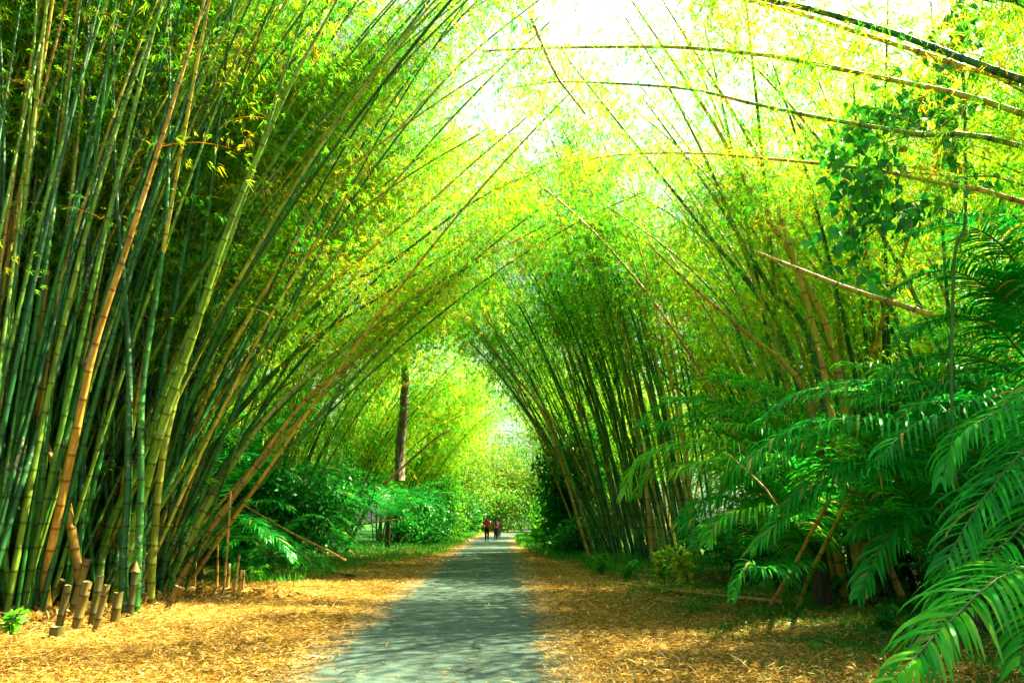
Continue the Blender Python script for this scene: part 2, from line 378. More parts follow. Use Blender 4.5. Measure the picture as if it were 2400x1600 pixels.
rt = np.random.RandomState(11)
BT_NEAR = [branch_template(rt, rt.uniform(.9, 1.5), 17, 5, .15, .009) for _ in range(8)]
BT_FAR = [branch_template(rt, rt.uniform(1.2, 1.8), 18, 5, .20, .014) for _ in range(6)]
BT_TUFT = [branch_template(rt, .5, 5, 5, .17, .011) for _ in range(5)]

# ------------------------------------------------------------------ bamboo
def culm_geo(P, r0, r1, geo, tint, sides=7, node=.34, first=.15, swell=1.07, cap=True):
    C = catmull(P, 48); S = arc(C); Lt = S[-1]
    sn = [first]
    while sn[-1] < Lt - .1: sn.append(sn[-1] + node * (0.8 + .5 * min(1, sn[-1] / 3)))
    sn = np.array([s for s in sn if s < Lt - .03])
    e = .018
    s = np.concatenate([[0], np.stack([sn - e * 1.6, sn - e * .3, sn + e * .3, sn + e * 1.6], 1).reshape(-1), [Lt]])
    s = np.clip(s, 0, Lt)
    nd = np.concatenate([[0], np.tile([.3, .9, .9, .3], len(sn)), [0]])
    sw = np.concatenate([[1], np.tile([1, swell, swell, 1], len(sn)), [1]])
    f = s / Lt
    r = (r0 * (1 - f ** 1.2) + r1 * f ** 1.2) * sw
    v, fc, n2 = tube(samp(C, S, s), r, sides, cap, nd)
    geo.add(v, fc, tint, n2)
    return C, S, sn

def fan_path(base, az, th0, bend, L, rng, n=9, wig=.02):
    s = np.linspace(0, 1, n); th = th0 + bend * s ** 1.7
    a = az + np.cumsum(rng.normal(0, wig, n))
    ds = L / (n - 1)
    st = np.stack([np.sin(th) * np.cos(a), np.sin(th) * np.sin(a), np.cos(th)], -1) * ds
    P = np.vstack([[0, 0, 0], np.cumsum((st[:-1] + st[1:]) / 2, 0)]) + base
    return P

def leaves_on(geo, C, S, rng, f0, dens, T, scl=(.7, 1.25), tint=(.25, .75), origin=None):
    L = S[-1]; n = int(L * (1 - f0) * dens)
    if n <= 0: return
    f = f0 + (1 - f0) * rng.uniform(0, 1, n) ** .8
    pos = samp(C, S, f * L)
    az = rng.uniform(0, 2 * math.pi, n); pit = rng.uniform(-.5, .7, n) - .5 * f
    s = rng.uniform(*scl, n)
    inst(geo, T, pos, az, pit, s, rng.uniform(*tint, n), rng, origin)

def pick_tint(rng, brown=.25, yellow=.25):
    q = rng.uniform()
    if q < brown: return rng.uniform(.78, 1)
    if q < brown + yellow: return rng.uniform(.45, .72)
    return rng.uniform(0, .45)

# prototypes of the clumps standing further back
def proto_clump(seed, ncul, L, leafT, dens, lean_bias, leafm, name='bamboo_clump'):
    rng = np.random.RandomState(seed)
    root = thing(name, 'bamboo clump', 'bamboo', group='bamboo clumps lining the path')
    fg = Geo()
    for i in range(ncul):
        a = rng.uniform(0, 2 * math.pi); rr = 1.3 * math.sqrt(rng.uniform())
        b = np.array([rr * math.cos(a), rr * math.sin(a), -.05])
        out = np.array([math.cos(a), math.sin(a)]) * (rr / 1.3) + np.array([lean_bias, 0]) + rng.normal(0, .25, 2)
        az = math.atan2(out[1], out[0]); k = np.hypot(*out)
        th0 = R(3 + 12 * min(1.6, k) + rng.uniform(-3, 4)); bend = R(rng.uniform(15, 55)) * min(1.3, .4 + k)
        Lc = L * rng.uniform(.75, 1.1)
        P = fan_path(b, az, th0, bend, Lc, rng)
        g = Geo(); r0 = rng.uniform(.045, .075)
        C, S, sn = culm_geo(P, r0, .012, g, pick_tint(rng), 6, .42)
        g.build('culm', M['culm'], root, True)
        leaves_on(fg, C, S, rng, .28, dens * 1.25, leafT, (.8, 1.35), (.2, .9))
    fg.build('foliage', leafm, root)
    return root

pA = proto_clump(21, 46, 18, BT_FAR, 2.6, .55, M['bamboo_leaf'])
pB = proto_clump(22, 42, 19, BT_FAR, 2.6, .35, M['bamboo_leaf'])
pC = proto_clump(23, 38, 16.5, BT_FAR, 3.2, .7, M['bright_leaf'])
def lab(s): return s
spots = [  # proto, x, y, rotation, scale, label
 (pA, -12.6, 20.5, .1, 1.0, 'bamboo clump just behind the big left clump, its culms leaning over the palms'),
 (pB, -10.5, 30.0, -.2, 1.0, 'bamboo clump on the left behind the pale grey tree trunk'),
 (pC, -16.5, 14.5, .2, 1.05, 'sunlit bamboo clump filling the left edge behind the big clump'),
 (pC, -19, 24, .5, 1.1, 'deep set bamboo clump in the left woods seen between the culms'),
 (pA, -10.5, 44, .1, .95, 'slender bamboo clump arching over the left verge before the walkers'),
 (pC, -8.2, 52, -.1, .9, 'bright bamboo clump on the left beside the walkers'),
 (pB, -8.8, 65, .2, .9, 'far left bamboo clump where the path begins to bend'),
 (pB, 8.8, 38, 3.2, .95, 'bamboo clump on the right behind the dark bush'),
 (pC, 9.2, 50, 3.0, .95, 'bright bamboo clump on the right beyond the dark bush'),
 (pA, 13, 30, 3.4, 1.0, 'bamboo clump standing behind the green fan clump on the right'),
 (pC, 15.5, 22.5, 2.9, 1.0, 'yellow leaved bamboo clump at the upper right behind the leaning culms'),
 (pB, 19.5, 14.5, 3.0, .95, 'yellow green bamboo clump at the right edge behind the palms'),
 (pC, 13.8, 8.4, 3.0, .75, 'nearest bamboo clump on the right, its leafy tops above the tall dark palm'),
 (pB, -12.5, 17.5, .15, 1.14, 'tall bamboo clump right behind the big left clump, arching highest over the path'),
 (pC, 21, 28, 3.3, 1.2, 'deep set bamboo clump in the right woods seen between the culms'),
 (pC, 11, 64, 3.0, 1.0, 'far right bamboo clump near the bend of the path'),
 (pA, -18, 9.5, 2.6, 1.0, 'bamboo clump nearest to the camera on the left edge'),
]
used = set()
for pr, x, y, rz, s, lb in spots:
    if pr.name not in used:
        used.add(pr.name); pr.location = (x, y, 0); pr.rotation_euler = (0, 0, rz); pr.scale = (s,) * 3; pr['label'] = lb
    else: copy_thing(pr, (x, y, 0), rz, s, lb)

# --- the big clump on the left
rng = np.random.RandomState(5)
big = thing('bamboo_clump', 'huge dense clump of thick green and brown bamboo culms fanning out at the left', 'bamboo', gnd(180, 1440), group='bamboo clumps lining the path')
bl = np.array(big.location)
A_, B_ = gnd(-160, 1500), gnd(420, 1398)
hero = [ # image polyline from the foot up, distance at top, radius, tint
 ([(112,1450),(110,1340),(170,1055),(225,800),(330,480),(480,0),(520,-150)], 10.0, .085, .93),
 ([(262,1430),(330,1180),(380,1000),(460,760),(540,520),(620,330),(690,180),(790,0),(850,-130)], 10.5, .105, .50),
 ([(375,1405),(500,1160),(640,960),(800,820),(1000,680),(1180,580),(1310,510)], 17, .085, .55),
 ([(392,1400),(520,1205),(620,1060),(720,935),(860,820),(1010,700),(1180,530)], 17.5, .08, .88),
 ([(360,1400),(500,1000),(650,780),(850,600),(1000,480),(1100,390),(1250,262)], 15, .075, .72),
 ([(340,1400),(480,1050),(600,860),(760,700),(920,610),(1040,520),(1150,450),(1270,398)], 16, .075, .35),
 ([(300,1410),(440,950),(600,600),(740,370),(830,230),(930,100),(1015,-10)], 13, .07, .25),
 ([(320,1405),(480,940),(640,650),(800,420),(900,330),(1070,210),(1170,150)], 14, .065, .68),
 ([(200,1440),(150,1150),(98,1010),(95,800),(130,420),(185,0),(200,-120)], 11.5, .085, .90),
 ([(60,1450),(90,1200),(120,900),(165,500),(175,200),(160,0)], 12, .075, .35),
 ([(30,1440),(40,1250),(20,700),(70,400),(140,100),(150,-50)], 11.5, .07, .15),
 ([(330,1420),(330,1330),(345,1100),(385,850),(420,650),(480,300),(520,0)], 13, .08, .12),
 ([(318,1445),(322,1350),(330,1150),(335,900),(390,500),(400,0)], 12, .075, .30),
 ([(290,1445),(290,1300),(300,1130),(300,800),(270,400),(265,0)], 12, .085, .08),
 ([(352,1425),(360,1280),(385,1050),(450,800),(560,500),(640,250),(720,0)], 12.5, .08, .60),
 ([(225,1420),(250,1250),(330,1080),(400,880),(520,600),(600,380),(690,100),(720,0)], 12, .085, .40),
 ([(20,1455),(0,1200),(60,900),(110,600),(150,300),(190,0)], 11, .08, .2),
 ([(400,1385),(440,1250),(550,1060),(700,900),(900,760),(1080,640)], 18, .07, .45),
 ([(370,1390),(520,1020),(700,820),(900,690),(1100,560),(1150,500)], 18, .07, .30),
 ([(380,1390),(470,1100),(640,880),(830,730),(1010,600),(1060,560)], 19, .07, .8),
]
fg = Geo(); n_c = 0; FRONT = 15.0
for pl, Yt, r0, tn in hero:
    b = gnd(*pl[0]); C = poly(pl, b[1], Yt) - bl
    g = Geo(); Cc, S, sn = culm_geo(C, r0 * .85, .014 if C[-1][2] < 12 else .03, g, tn, 10, .36)
    g.build('culm', M['culm'], big, True); n_c += 1
    leaves_on(fg, Cc, S, rng, .5, 8, BT_NEAR, (.7, 1.3), (.3, .9), bl)
extra = Geo()
for i in range(400):
    uu = rng.uniform(0, 1) ** 1.2; vv = rng.uniform(0, 1) ** 1.0 * 3.8
    b = A_ + (B_ - A_) * uu + np.array([-vv, vv * .35, 0]) + rng.normal(0, .15, 3) * [1, 1, 0]
    b[2] = -.03
    t = rng.uniform()
    lean = -7 + 44 * (t ** 1.3) * (.04 + 1.1 * uu)
    az = R(rng.normal(5, 28)) if lean > 0 else R(rng.uniform(120, 240))
    if rng.uniform() < .15: az = R(rng.uniform(60, 300)); lean = rng.uniform(5, 18)
    Lc = rng.uniform(13, 18)
    P = fan_path(b, az, R(abs(lean)), R(rng.uniform(8, 40)) * (.5 + .5 * uu), Lc, rng, wig=.03)
    if (np.linalg.norm(P[:, :2], axis=1) < 6.5).any(): continue
    P = P - bl
    tn = pick_tint(rng, .10, .22); r0 = rng.uniform(.026, .056)
    if n_c < 99:
        g = Geo(); Cc, S, sn = culm_geo(P, r0, .016, g, tn, 9, .38); g.build('culm', M['culm'], big, True); n_c += 1
    else: Cc, S, sn = culm_geo(P, r0, .016, extra, tn, 7, .38)
    leaves_on(fg, Cc, S, rng, .38, 3.4, BT_NEAR, (.55, 1.0), (.15, .88), bl); leaves_on(fg, Cc, S, rng, .6, 5.2, BT_NEAR, (.7, 1.3), (.2, .9), bl)
    if rng.uniform() < .5:
        nn = rng.randint(1, 4); q = rng.uniform(.08, .5, nn)
        inst(fg, BT_TUFT, samp(Cc, S, q * S[-1]), rng.uniform(0, 6.28, nn), rng.uniform(-.6, .6, nn), rng.uniform(.6, 1.1, nn), rng.uniform(.1, .8, nn), rng, bl)
fg.build('foliage', M['bamboo_leaf'], big); FRONT = None
stuff(extra.build('culm', M['culm'], big, True))

# --- the green fan clump on the right of the path
rng = np.random.RandomState(9)
cf = gnd(1510, 1318)
fan = thing('bamboo_clump', 'green fan shaped bamboo clump right of the path, leaning left over it', 'bamboo', cf, group='bamboo clumps lining the path')
fg = Geo(); n_c = 0
for pl, Yt, r0, tn in [
  ([(1385,1296),(1280,985),(1180,850),(1060,690),(985,610)], 27, .07, .85),
  ([(1400,1290),(1330,1100),(1250,900),(1150,760),(1060,650)], 25, .07, .5),
  ([(1440,1300),(1400,1150),(1330,950),(1240,760),(1160,620)], 24, .07, .2),
  ([(1490,1310),(1440,1100),(1390,900),(1290,640),(1240,540)], 24, .08, .15),
  ([(1500,1320),(1480,1150),(1440,940),(1370,700),(1320,560)], 24, .08, .3),
  ([(1530,1325),(1510,1100),(1480,900),(1450,690),(1440,560)], 25, .08, .88)]:
    b = gnd(*pl[0]); C = poly(pl, min(b[1], 27), Yt + 1) - cf; C[0, 2] = -.05
    g = Geo(); Cc, S, sn = culm_geo(C, r0, .025, g, tn, 8, .45); g.build('culm', M['culm'], fan, True); n_c += 1
    leaves_on(fg, Cc, S, rng, .6, 4, BT_FAR, (.6, 1.0), (.1, .6))
for i in range(88):
    uu = rng.uniform(0, 1); vv = rng.uniform(0, 1) * 4
    b = gnd(1370, 1300) * (1 - uu) + gnd(1690, 1345) * uu + np.array([vv * .3, vv, 0])
    b[2] = -.05
    lean = 33 * (1 - uu) ** .8 * rng.uniform(.2, 1.1) + rng.uniform(0, 5); az = R(180 + rng.normal(0, 25))
    P = fan_path(b, az, R(lean), R(rng.uniform(4, 36)), rng.uniform(14, 19), rng, wig=.02) - cf
    g = Geo(); Cc, S, sn = culm_geo(P, rng.uniform(.038, .066), .016, g, pick_tint(rng, .07, .25), 7, .45); g.build('culm', M['culm'], fan, True)
    leaves_on(fg, Cc, S, rng, .5, 3.4, BT_FAR, (.6, 1.1), (.1, .75)); leaves_on(fg, Cc, S, rng, .2, 1.2, BT_TUFT, (.8, 1.5), (.1, .8))
fg.build('foliage', M['bamboo_leaf'], fan)

# --- the leaning clump at the upper right, behind the palms
rng = np.random.RandomState(13)
cl = np.array([7.6, 14.2, 0.0])
lean_c = thing('bamboo_clump', 'bamboo clump rising behind the right palms with thick culms leaning left', 'bamboo', cl, group='bamboo clumps lining the path')
fg = Geo()
for pl, Y0, Yt, r0, tn in [
  ([(2030,1380),(1960,850),(1885,660),(1820,540),(1752,433),(1665,275),(1500,30),(1460,-30)], 14, 13.0, .095, .84),
  ([(2010,1380),(1900,805),(1815,690),(1743,571),(1682,475),(1600,357),(1500,220)], 14, 14, .085, .12),
  ([(1990,1380),(1850,830),(1775,690),(1675,570),(1600,474),(1540,400),(1371,190),(1310,110)], 14.5, 14.5, .08, .2),
  ([(1980,1380),(1890,930),(1740,775),(1600,650),(1514,566)], 14, 12.5, .085, .92),
  ([(2040,1380),(1975,850),(1960,690),(1905,480),(1850,340),(1800,240)], 15, 15, .075, .9),
  ([(2050,1380),(2030,800),(2000,600),(1940,420),(1900,300)], 14.5, 14.5, .08, .25),
  ([(2060,1380),(2045,900),(2035,650),(2010,450),(2000,200)], 15, 15, .07, .97),
  ([(2070,1380),(2075,900),(2068,600),(2060,420),(2050,200)], 14.5, 14.5, .08, .1),
  ([(2110,1380),(2100,900),(2100,600),(2130,300),(2150,100)], 15.5, 15.5, .07, .3),
  ([(2020,1380),(1930,870),(1870,640),(1810,450),(1740,300),(1590,60),(1540,-20)], 13.5, 12.5, .075, .8)]:
    C = poly(pl, Y0, Yt) - cl; C[0, 2] = -.05
    g = Geo(); Cc, S, sn = culm_geo(C, r0, .016, g, tn, 9, .40); g.build('culm', M['culm'], lean_c, True)
    leaves_on(fg, Cc, S, rng, .45, 6.0, BT_NEAR, (.6, 1.1), (.2, .9), cl)
for i in range(40):
    b = cl + np.array([rng.uniform(-.8, 3.4), rng.uniform(-1, 3.0), -.05])
    lean = rng.uniform(3, 22); az = R(180 + rng.normal(0, 60))
    P = fan_path(b, az, R(lean), R(rng.uniform(10, 40)), rng.uniform(11, 14), rng) - cl
    g = Geo(); Cc, S, sn = culm_geo(P, rng.uniform(.045, .075), .016, g, pick_tint(rng, .3, .3), 7, .4); g.build('culm', M['culm'], lean_c, True)
    leaves_on(fg, Cc, S, rng, .42, 4.0, BT_NEAR, (.6, 1.2), (.2, .88), cl)
fg.build('foliage', M['bamboo_leaf'], lean_c)

# --- long culms arching in from beyond the right edge
rng = np.random.RandomState(17)
ARCH = [
 ([(2400,200),(2275,162),(2150,120),(2015,78),(1890,37),(1750,0),(1600,-45)], 6.6, 8.2, .042, .022, .85, 'lower of the two thick bamboo culms crossing the top right corner', (11.5, 6, 0)),
 ([(2400,190),(2225,125),(2100,80),(2000,50),(1900,22),(1800,0),(1640,-40)], 6.2, 7.6, .05, .028, .12, 'upper dark green culm of the pair crossing the top right corner', (11.2, 5.6, 0)),
 ([(2400,268),(2150,200),(2050,180),(1830,135),(1620,113),(1480,110),(1280,113),(1130,120)], 6.8, 9.5, .048, .012, .62, 'longest arching bamboo culm reaching far left across the open sky', (12, 6.5, 0)),
 ([(2400,345),(2170,317),(2000,290),(1900,272),(1750,240),(1600,207),(1350,192),(1270,195),(1200,207)], 7, 10, .047, .01, .5, 'arching culm just below the longest one, crossing the leafy vine', (12.5, 7, 0)),
 ([(2400,475),(2200,430),(2090,405),(1980,390),(1800,372),(1650,360),(1500,360),(1400,370),(1310,392)], 7.5, 11, .044, .008, .78, 'third arching culm, thin tipped, passing low over the vine leaves', (12.5, 7.6, 0)),
 ([(2400,435),(2240,415),(2060,400),(1900,405),(1800,416)], 9, 10.5, .03, .008, .9, 'short thin brown culm ending beside the vine above the palms', (14, 9, 0)),
 ([(2400,12),(2320,0),(2240,-18)], 6.2, 6.6, .035, .03, .2, 'bamboo culm just clipping the top right corner of the view', (10, 6.0, 0)),
]
for pl, Y0, Y1, r0, r1, tn, lb, rt_ in ARCH:
    C = poly(pl, Y0, Y1); t0 = C[0] - C[1]; root = np.array(rt_, float)
    mid = C[0] + (root - C[0]) * np.array([.62, .5, .30]); P = np.vstack([root + [0, 0, -.05], mid, C])
    o = thing('arching_bamboo', lb, 'bamboo', root, group='bamboo culms arching in from the right')
    g = Geo(); Cc, S, sn = culm_geo(P - root, r0 * 1.15, r1, g, tn, 10, .30, swell=1.2); g.build('culm', M['culm'], o, True)
    fg = Geo(); leaves_on(fg, Cc, S, rng, .45, 2.0, BT_TUFT, (.5, 1.1), (.3, .95)); leaves_on(fg, Cc, S, rng, .55, 8.0, BT_NEAR, (.35, .85), (.2, 1)); leaves_on(fg, Cc, S, rng, .88, 16, BT_NEAR, (.4, .8), (.4, 1))
    fg.build('foliage', M['bamboo_leaf'], o)
def pole(name, label, pts, Y0, Y1, r0, r1, tn, m='culm', cat='pole', group=None, P=None, sides=8):
    C = poly(pts, Y0, Y1) if P is None else np.array(P, float)
    b = C[0].copy(); g = Geo(); culm_geo(C - b, r0, r1, g, tn, sides, .36)
    o = g.build(name, M[m], None, True); o.location = b
    return tag(o, label, cat, group)
pole('broken_bamboo_pole', 'yellowish broken bamboo pole slanting down to the palms at the right', [(1775,592),(1870,630),(2000,680),(2185,738)], 11, 9.5, .03, .045, .72)
pole('hanging_bamboo_stick', 'thin dark bare stick hanging against the open sky', [(1246,45),(1300,170),(1340,225),(1372,268)], 9, 9.3, .03, .012, .95)

# ------------------------------------------------------------------ palms
def frond_geo(P, ll, geo, rgeo, rng, nl=46, mult=1.0, w=.019, droop=.9, side_w=1.0, t0=.12, seg=4, r0=.022, tb=.4):
    C = catmull(P, 40); S = arc(C); L = S[-1]
    v, f, _ = tube(samp(C, S, np.linspace(0, L, 14)), np.linspace(r0, r0 * .2, 14), 5); rgeo.add(v, f)
    T = nrm(np.gradient(C, axis=0)); up = np.array([0, 0, 1.0]); nl0 = nl * mult
    for sd in (-1, 1):
        nl = int(nl0)
        t = np.linspace(t0, .995, nl) + rng.uniform(-.006, .006, nl); t = np.clip(t, 0, .999)
        p = samp(C, S, t * L); tt = nrm(np.stack([np.interp(t * L, S, T[:, k]) for k in range(3)], -1))
        s = nrm(np.cross(tt, up)) * sd
        n = nrm(np.cross(s, tt)); n = n * np.sign(n[:, 2:3] + 1e-6)
        fw = .35 + .55 * t
        d = nrm(s * (1 - .45 * t)[:, None] + tt * fw[:, None] + n * rng.uniform(.0, .45, nl)[:, None])
        l = ll * (np.sin(np.clip((t - t0 * .3) / (1 - t0 * .3), 0, 1) ** .7 * math.pi) ** .6 * .85 + .25) * rng.uniform(.82, 1.12, nl) * np.where(rng.uniform(0, 1, nl) < .05, .35, 1)
        pts = [p]; dd = d.copy()
        for k in range(seg):
            dd = nrm(dd + np.array([0, 0, -1.0]) * (droop * rng.uniform(.7, 1.3, nl) / seg)[:, None] * (.4 + k * .5))
            pts.append(pts[-1] + dd * (l / seg)[:, None])
        pts = np.stack(pts, 1)                                         # nl, seg+1, 3
        tang = nrm(np.gradient(pts, axis=1))
        wd = nrm(np.cross(tang, n[:, None] + 0 * tang + rng.normal(0, .25, (nl, 1, 3))))
        prof = np.interp(np.linspace(0, 1, seg + 1), [0, .12, .45, .8, 1], [.35, .9, 1, .6, .04]) * w
        a = pts + wd * prof[None, :, None]; b = pts - wd * prof[None, :, None]
        V = np.stack([a, b], 2).reshape(nl, -1, 3); m = (seg + 1) * 2
        k = np.arange(seg) * 2; F = np.stack([k, k + 1, k + 3, k + 2], -1)
        F = (F[None] + (np.arange(nl) * m)[:, None, None]).reshape(-1, 4)
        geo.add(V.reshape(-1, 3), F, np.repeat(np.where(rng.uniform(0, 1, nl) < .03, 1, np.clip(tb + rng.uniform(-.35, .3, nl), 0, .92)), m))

def add_frond(root, P, ll, rng, m='palm_leaf', **kw):
    base = np.array(root.location) if kw.pop('world', True) else np.zeros(3)
    g, rg = Geo(), Geo(); frond_geo(np.asarray(P) - base, ll, g, rg, rng, **kw)
    fr = g.build('frond', M[m], root, True); rg.build('rachis', M['rachis'], fr, True)
    return fr
def frond_path(az, el, L, droop, rng, base=(0, 0, 0), n=7):
    s = np.linspace(0, 1, n); th = el - droop * s ** 1.2; a = az + rng.normal(0, .06)
    st = np.stack([np.cos(th) * math.cos(a), np.cos(th) * math.sin(a), np.sin(th)], -1) * L / (n - 1)
    return np.vstack([[0, 0, 0], np.cumsum((st[:-1] + st[1:]) / 2, 0)]) + np.array(base)
def palm_stem(root, h, r, m='palm_bark'):
    g = Geo(); z = np.linspace(-.05, h, 7); v, f, _ = tube(np.stack([0*z, 0*z, z], -1), np.interp(z, [0, h], [r * 1.25, r]) * (1 + .12 * np.sin(np.arange(7) * 2.4)), 9)
    g.add(v, f); return g.build('stem', M[m], root, True)
def proto_palm(seed, nf, L, h, ll, nl=38, tb=.4, w=.018, spread=(.2, 1.35), name='palm'):
    rng = np.random.RandomState(seed); root = thing(name, 'palm', 'palm', group='feather palms under the bamboo')
    palm_stem(root, h, .12)
    for i in range(nf):
        az = i * 2.4 + rng.uniform(-.3, .3); el = rng.uniform(*spread)
        P = frond_path(az, el, L * rng.uniform(.8, 1.1), rng.uniform(1.2, 1.9), rng, (0, 0, h))
        add_frond(root, P, ll, rng, world=False, nl=nl, mult=1.3, w=w, tb=tb, seg=3, droop=.8)
    return root

rng = np.random.RandomState(31)
# hero palms at the right, fronds placed one by one
pa = thing('palm', 'nearest palm at the lower right corner with long glossy feather fronds', 'palm', (6.6, 7.3, 0), group='feather palms under the bamboo')
palm_stem(pa, 1.0, .16)
ca = np.array([6.6, 7.3, 1.1])
def hf(root, pts, Y0, Y1, ll, nl, **kw):
    C = poly(pts, Y0, Y1); c = np.array(root.location) + [0, 0, .9]
    C = np.vstack([c, C]) if kw.pop('join', True) else C
    return add_frond(root, C, ll * 1.15, rng, nl=nl, mult=1.6, **kw)
hf(pa, [(2420,1330),(2304,1382),(2263,1427),(2212,1463),(2160,1525),(2085,1600)], 6.2, 5.2, .62, 44, w=.019, droop=.7, tb=.75, seg=6)
hf(pa, [(2480,1100),(2400,1230),(2330,1290),(2250,1370),(2200,1460),(2190,1540)], 7.0, 6.0, .6, 40, w=.017, droop=.8, tb=.5, seg=5)
hf(pa, [(2500,980),(2400,1055),(2314,1157),(2253,1249),(2205,1340)], 7.2, 6.4, .62, 44, w=.017, droop=.75, tb=.25, seg=5)
hf(pa, [(2560,880),(2400,930),(2314,978),(2238,1030),(2208,1125)], 7.4, 6.8, .6, 46, w=.02, droop=1.1, tb=.45, seg=5)
hf(pa, [(2600,1240),(2500,1330),(2420,1450),(2390,1560)], 6.4, 5.6, .55, 40, w=.017, droop=.7, tb=.7, seg=5)
for i in range(5):
    add_frond(pa, frond_path(rng.uniform(-1.2, 1.2), rng.uniform(.5, 1.2), 3, 1.5, rng, ca), .6, rng, nl=30, tb=.4)
pb = thing('palm', 'palm in the middle right whose arched fronds hang like a curtain over a dark hollow', 'palm', (6.7, 10.4, 0), group='feather palms under the bamboo')
palm_stem(pb, 1.3, .16)
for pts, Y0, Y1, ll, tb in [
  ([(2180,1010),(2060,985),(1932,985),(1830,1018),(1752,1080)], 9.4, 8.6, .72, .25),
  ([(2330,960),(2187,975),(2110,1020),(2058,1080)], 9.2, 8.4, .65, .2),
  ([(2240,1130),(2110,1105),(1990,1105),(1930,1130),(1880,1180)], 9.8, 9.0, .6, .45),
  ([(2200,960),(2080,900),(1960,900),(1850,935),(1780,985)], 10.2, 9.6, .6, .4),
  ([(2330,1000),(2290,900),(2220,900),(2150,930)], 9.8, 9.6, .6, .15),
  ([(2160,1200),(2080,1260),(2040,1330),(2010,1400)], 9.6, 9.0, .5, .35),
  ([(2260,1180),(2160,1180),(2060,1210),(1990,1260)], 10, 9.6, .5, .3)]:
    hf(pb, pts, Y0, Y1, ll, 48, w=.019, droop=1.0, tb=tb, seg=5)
for i in range(7):
    add_frond(pb, frond_path(rng.uniform(-1.5, 2.2), rng.uniform(.4, 1.2), 3, 1.6, rng, np.array(pb.location) + [0, 0, 1.2]), .55, rng, nl=34, tb=.35)
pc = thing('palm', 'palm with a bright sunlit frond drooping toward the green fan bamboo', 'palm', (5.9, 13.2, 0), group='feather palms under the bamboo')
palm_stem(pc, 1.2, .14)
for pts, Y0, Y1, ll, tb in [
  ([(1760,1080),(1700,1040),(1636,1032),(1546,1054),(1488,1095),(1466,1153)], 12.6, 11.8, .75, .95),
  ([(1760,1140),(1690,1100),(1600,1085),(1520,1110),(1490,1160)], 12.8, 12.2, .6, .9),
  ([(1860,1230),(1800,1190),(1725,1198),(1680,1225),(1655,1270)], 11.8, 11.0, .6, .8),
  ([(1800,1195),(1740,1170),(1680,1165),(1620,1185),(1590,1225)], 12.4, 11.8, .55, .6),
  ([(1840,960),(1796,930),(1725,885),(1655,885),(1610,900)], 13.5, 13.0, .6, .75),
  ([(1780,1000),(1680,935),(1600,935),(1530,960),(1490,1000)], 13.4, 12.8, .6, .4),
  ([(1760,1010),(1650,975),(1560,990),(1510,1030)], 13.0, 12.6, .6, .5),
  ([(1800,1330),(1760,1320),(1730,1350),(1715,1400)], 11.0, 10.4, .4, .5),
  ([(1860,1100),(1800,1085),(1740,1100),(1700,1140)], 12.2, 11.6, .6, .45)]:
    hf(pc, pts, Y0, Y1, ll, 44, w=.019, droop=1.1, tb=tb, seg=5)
for i in range(6):
    add_frond(pc, frond_path(rng.uniform(-1.5, 3.2), rng.uniform(.4, 1.2), 2.8, 1.6, rng, np.array(pc.location) + [0, 0, 1.2]), .5, rng, nl=34, tb=.35)
pd = thing('palm', 'tall dark palm at the right edge with wispy fronds against the yellow bamboo', 'palm', (10.6, 11.5, 0), group='feather palms under the bamboo')
palm_stem(pd, 3.6, .16)
pdc = np.array([10.6, 11.5, 3.7])
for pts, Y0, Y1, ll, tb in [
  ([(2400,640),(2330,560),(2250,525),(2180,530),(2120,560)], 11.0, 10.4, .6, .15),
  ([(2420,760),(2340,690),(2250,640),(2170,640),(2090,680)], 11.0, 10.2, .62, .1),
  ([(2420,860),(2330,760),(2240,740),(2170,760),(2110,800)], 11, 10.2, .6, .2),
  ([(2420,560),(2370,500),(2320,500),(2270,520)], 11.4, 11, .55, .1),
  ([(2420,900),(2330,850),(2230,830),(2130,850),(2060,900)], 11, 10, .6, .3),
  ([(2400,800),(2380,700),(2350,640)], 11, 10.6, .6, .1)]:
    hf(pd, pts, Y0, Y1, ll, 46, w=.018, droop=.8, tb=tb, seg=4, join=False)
for i in range(12):
    add_frond(pd, frond_path(i * 2.4, rng.uniform(.3, 1.2), 3.2, 1.7, rng, pdc), .6, rng, nl=36, tb=.15)

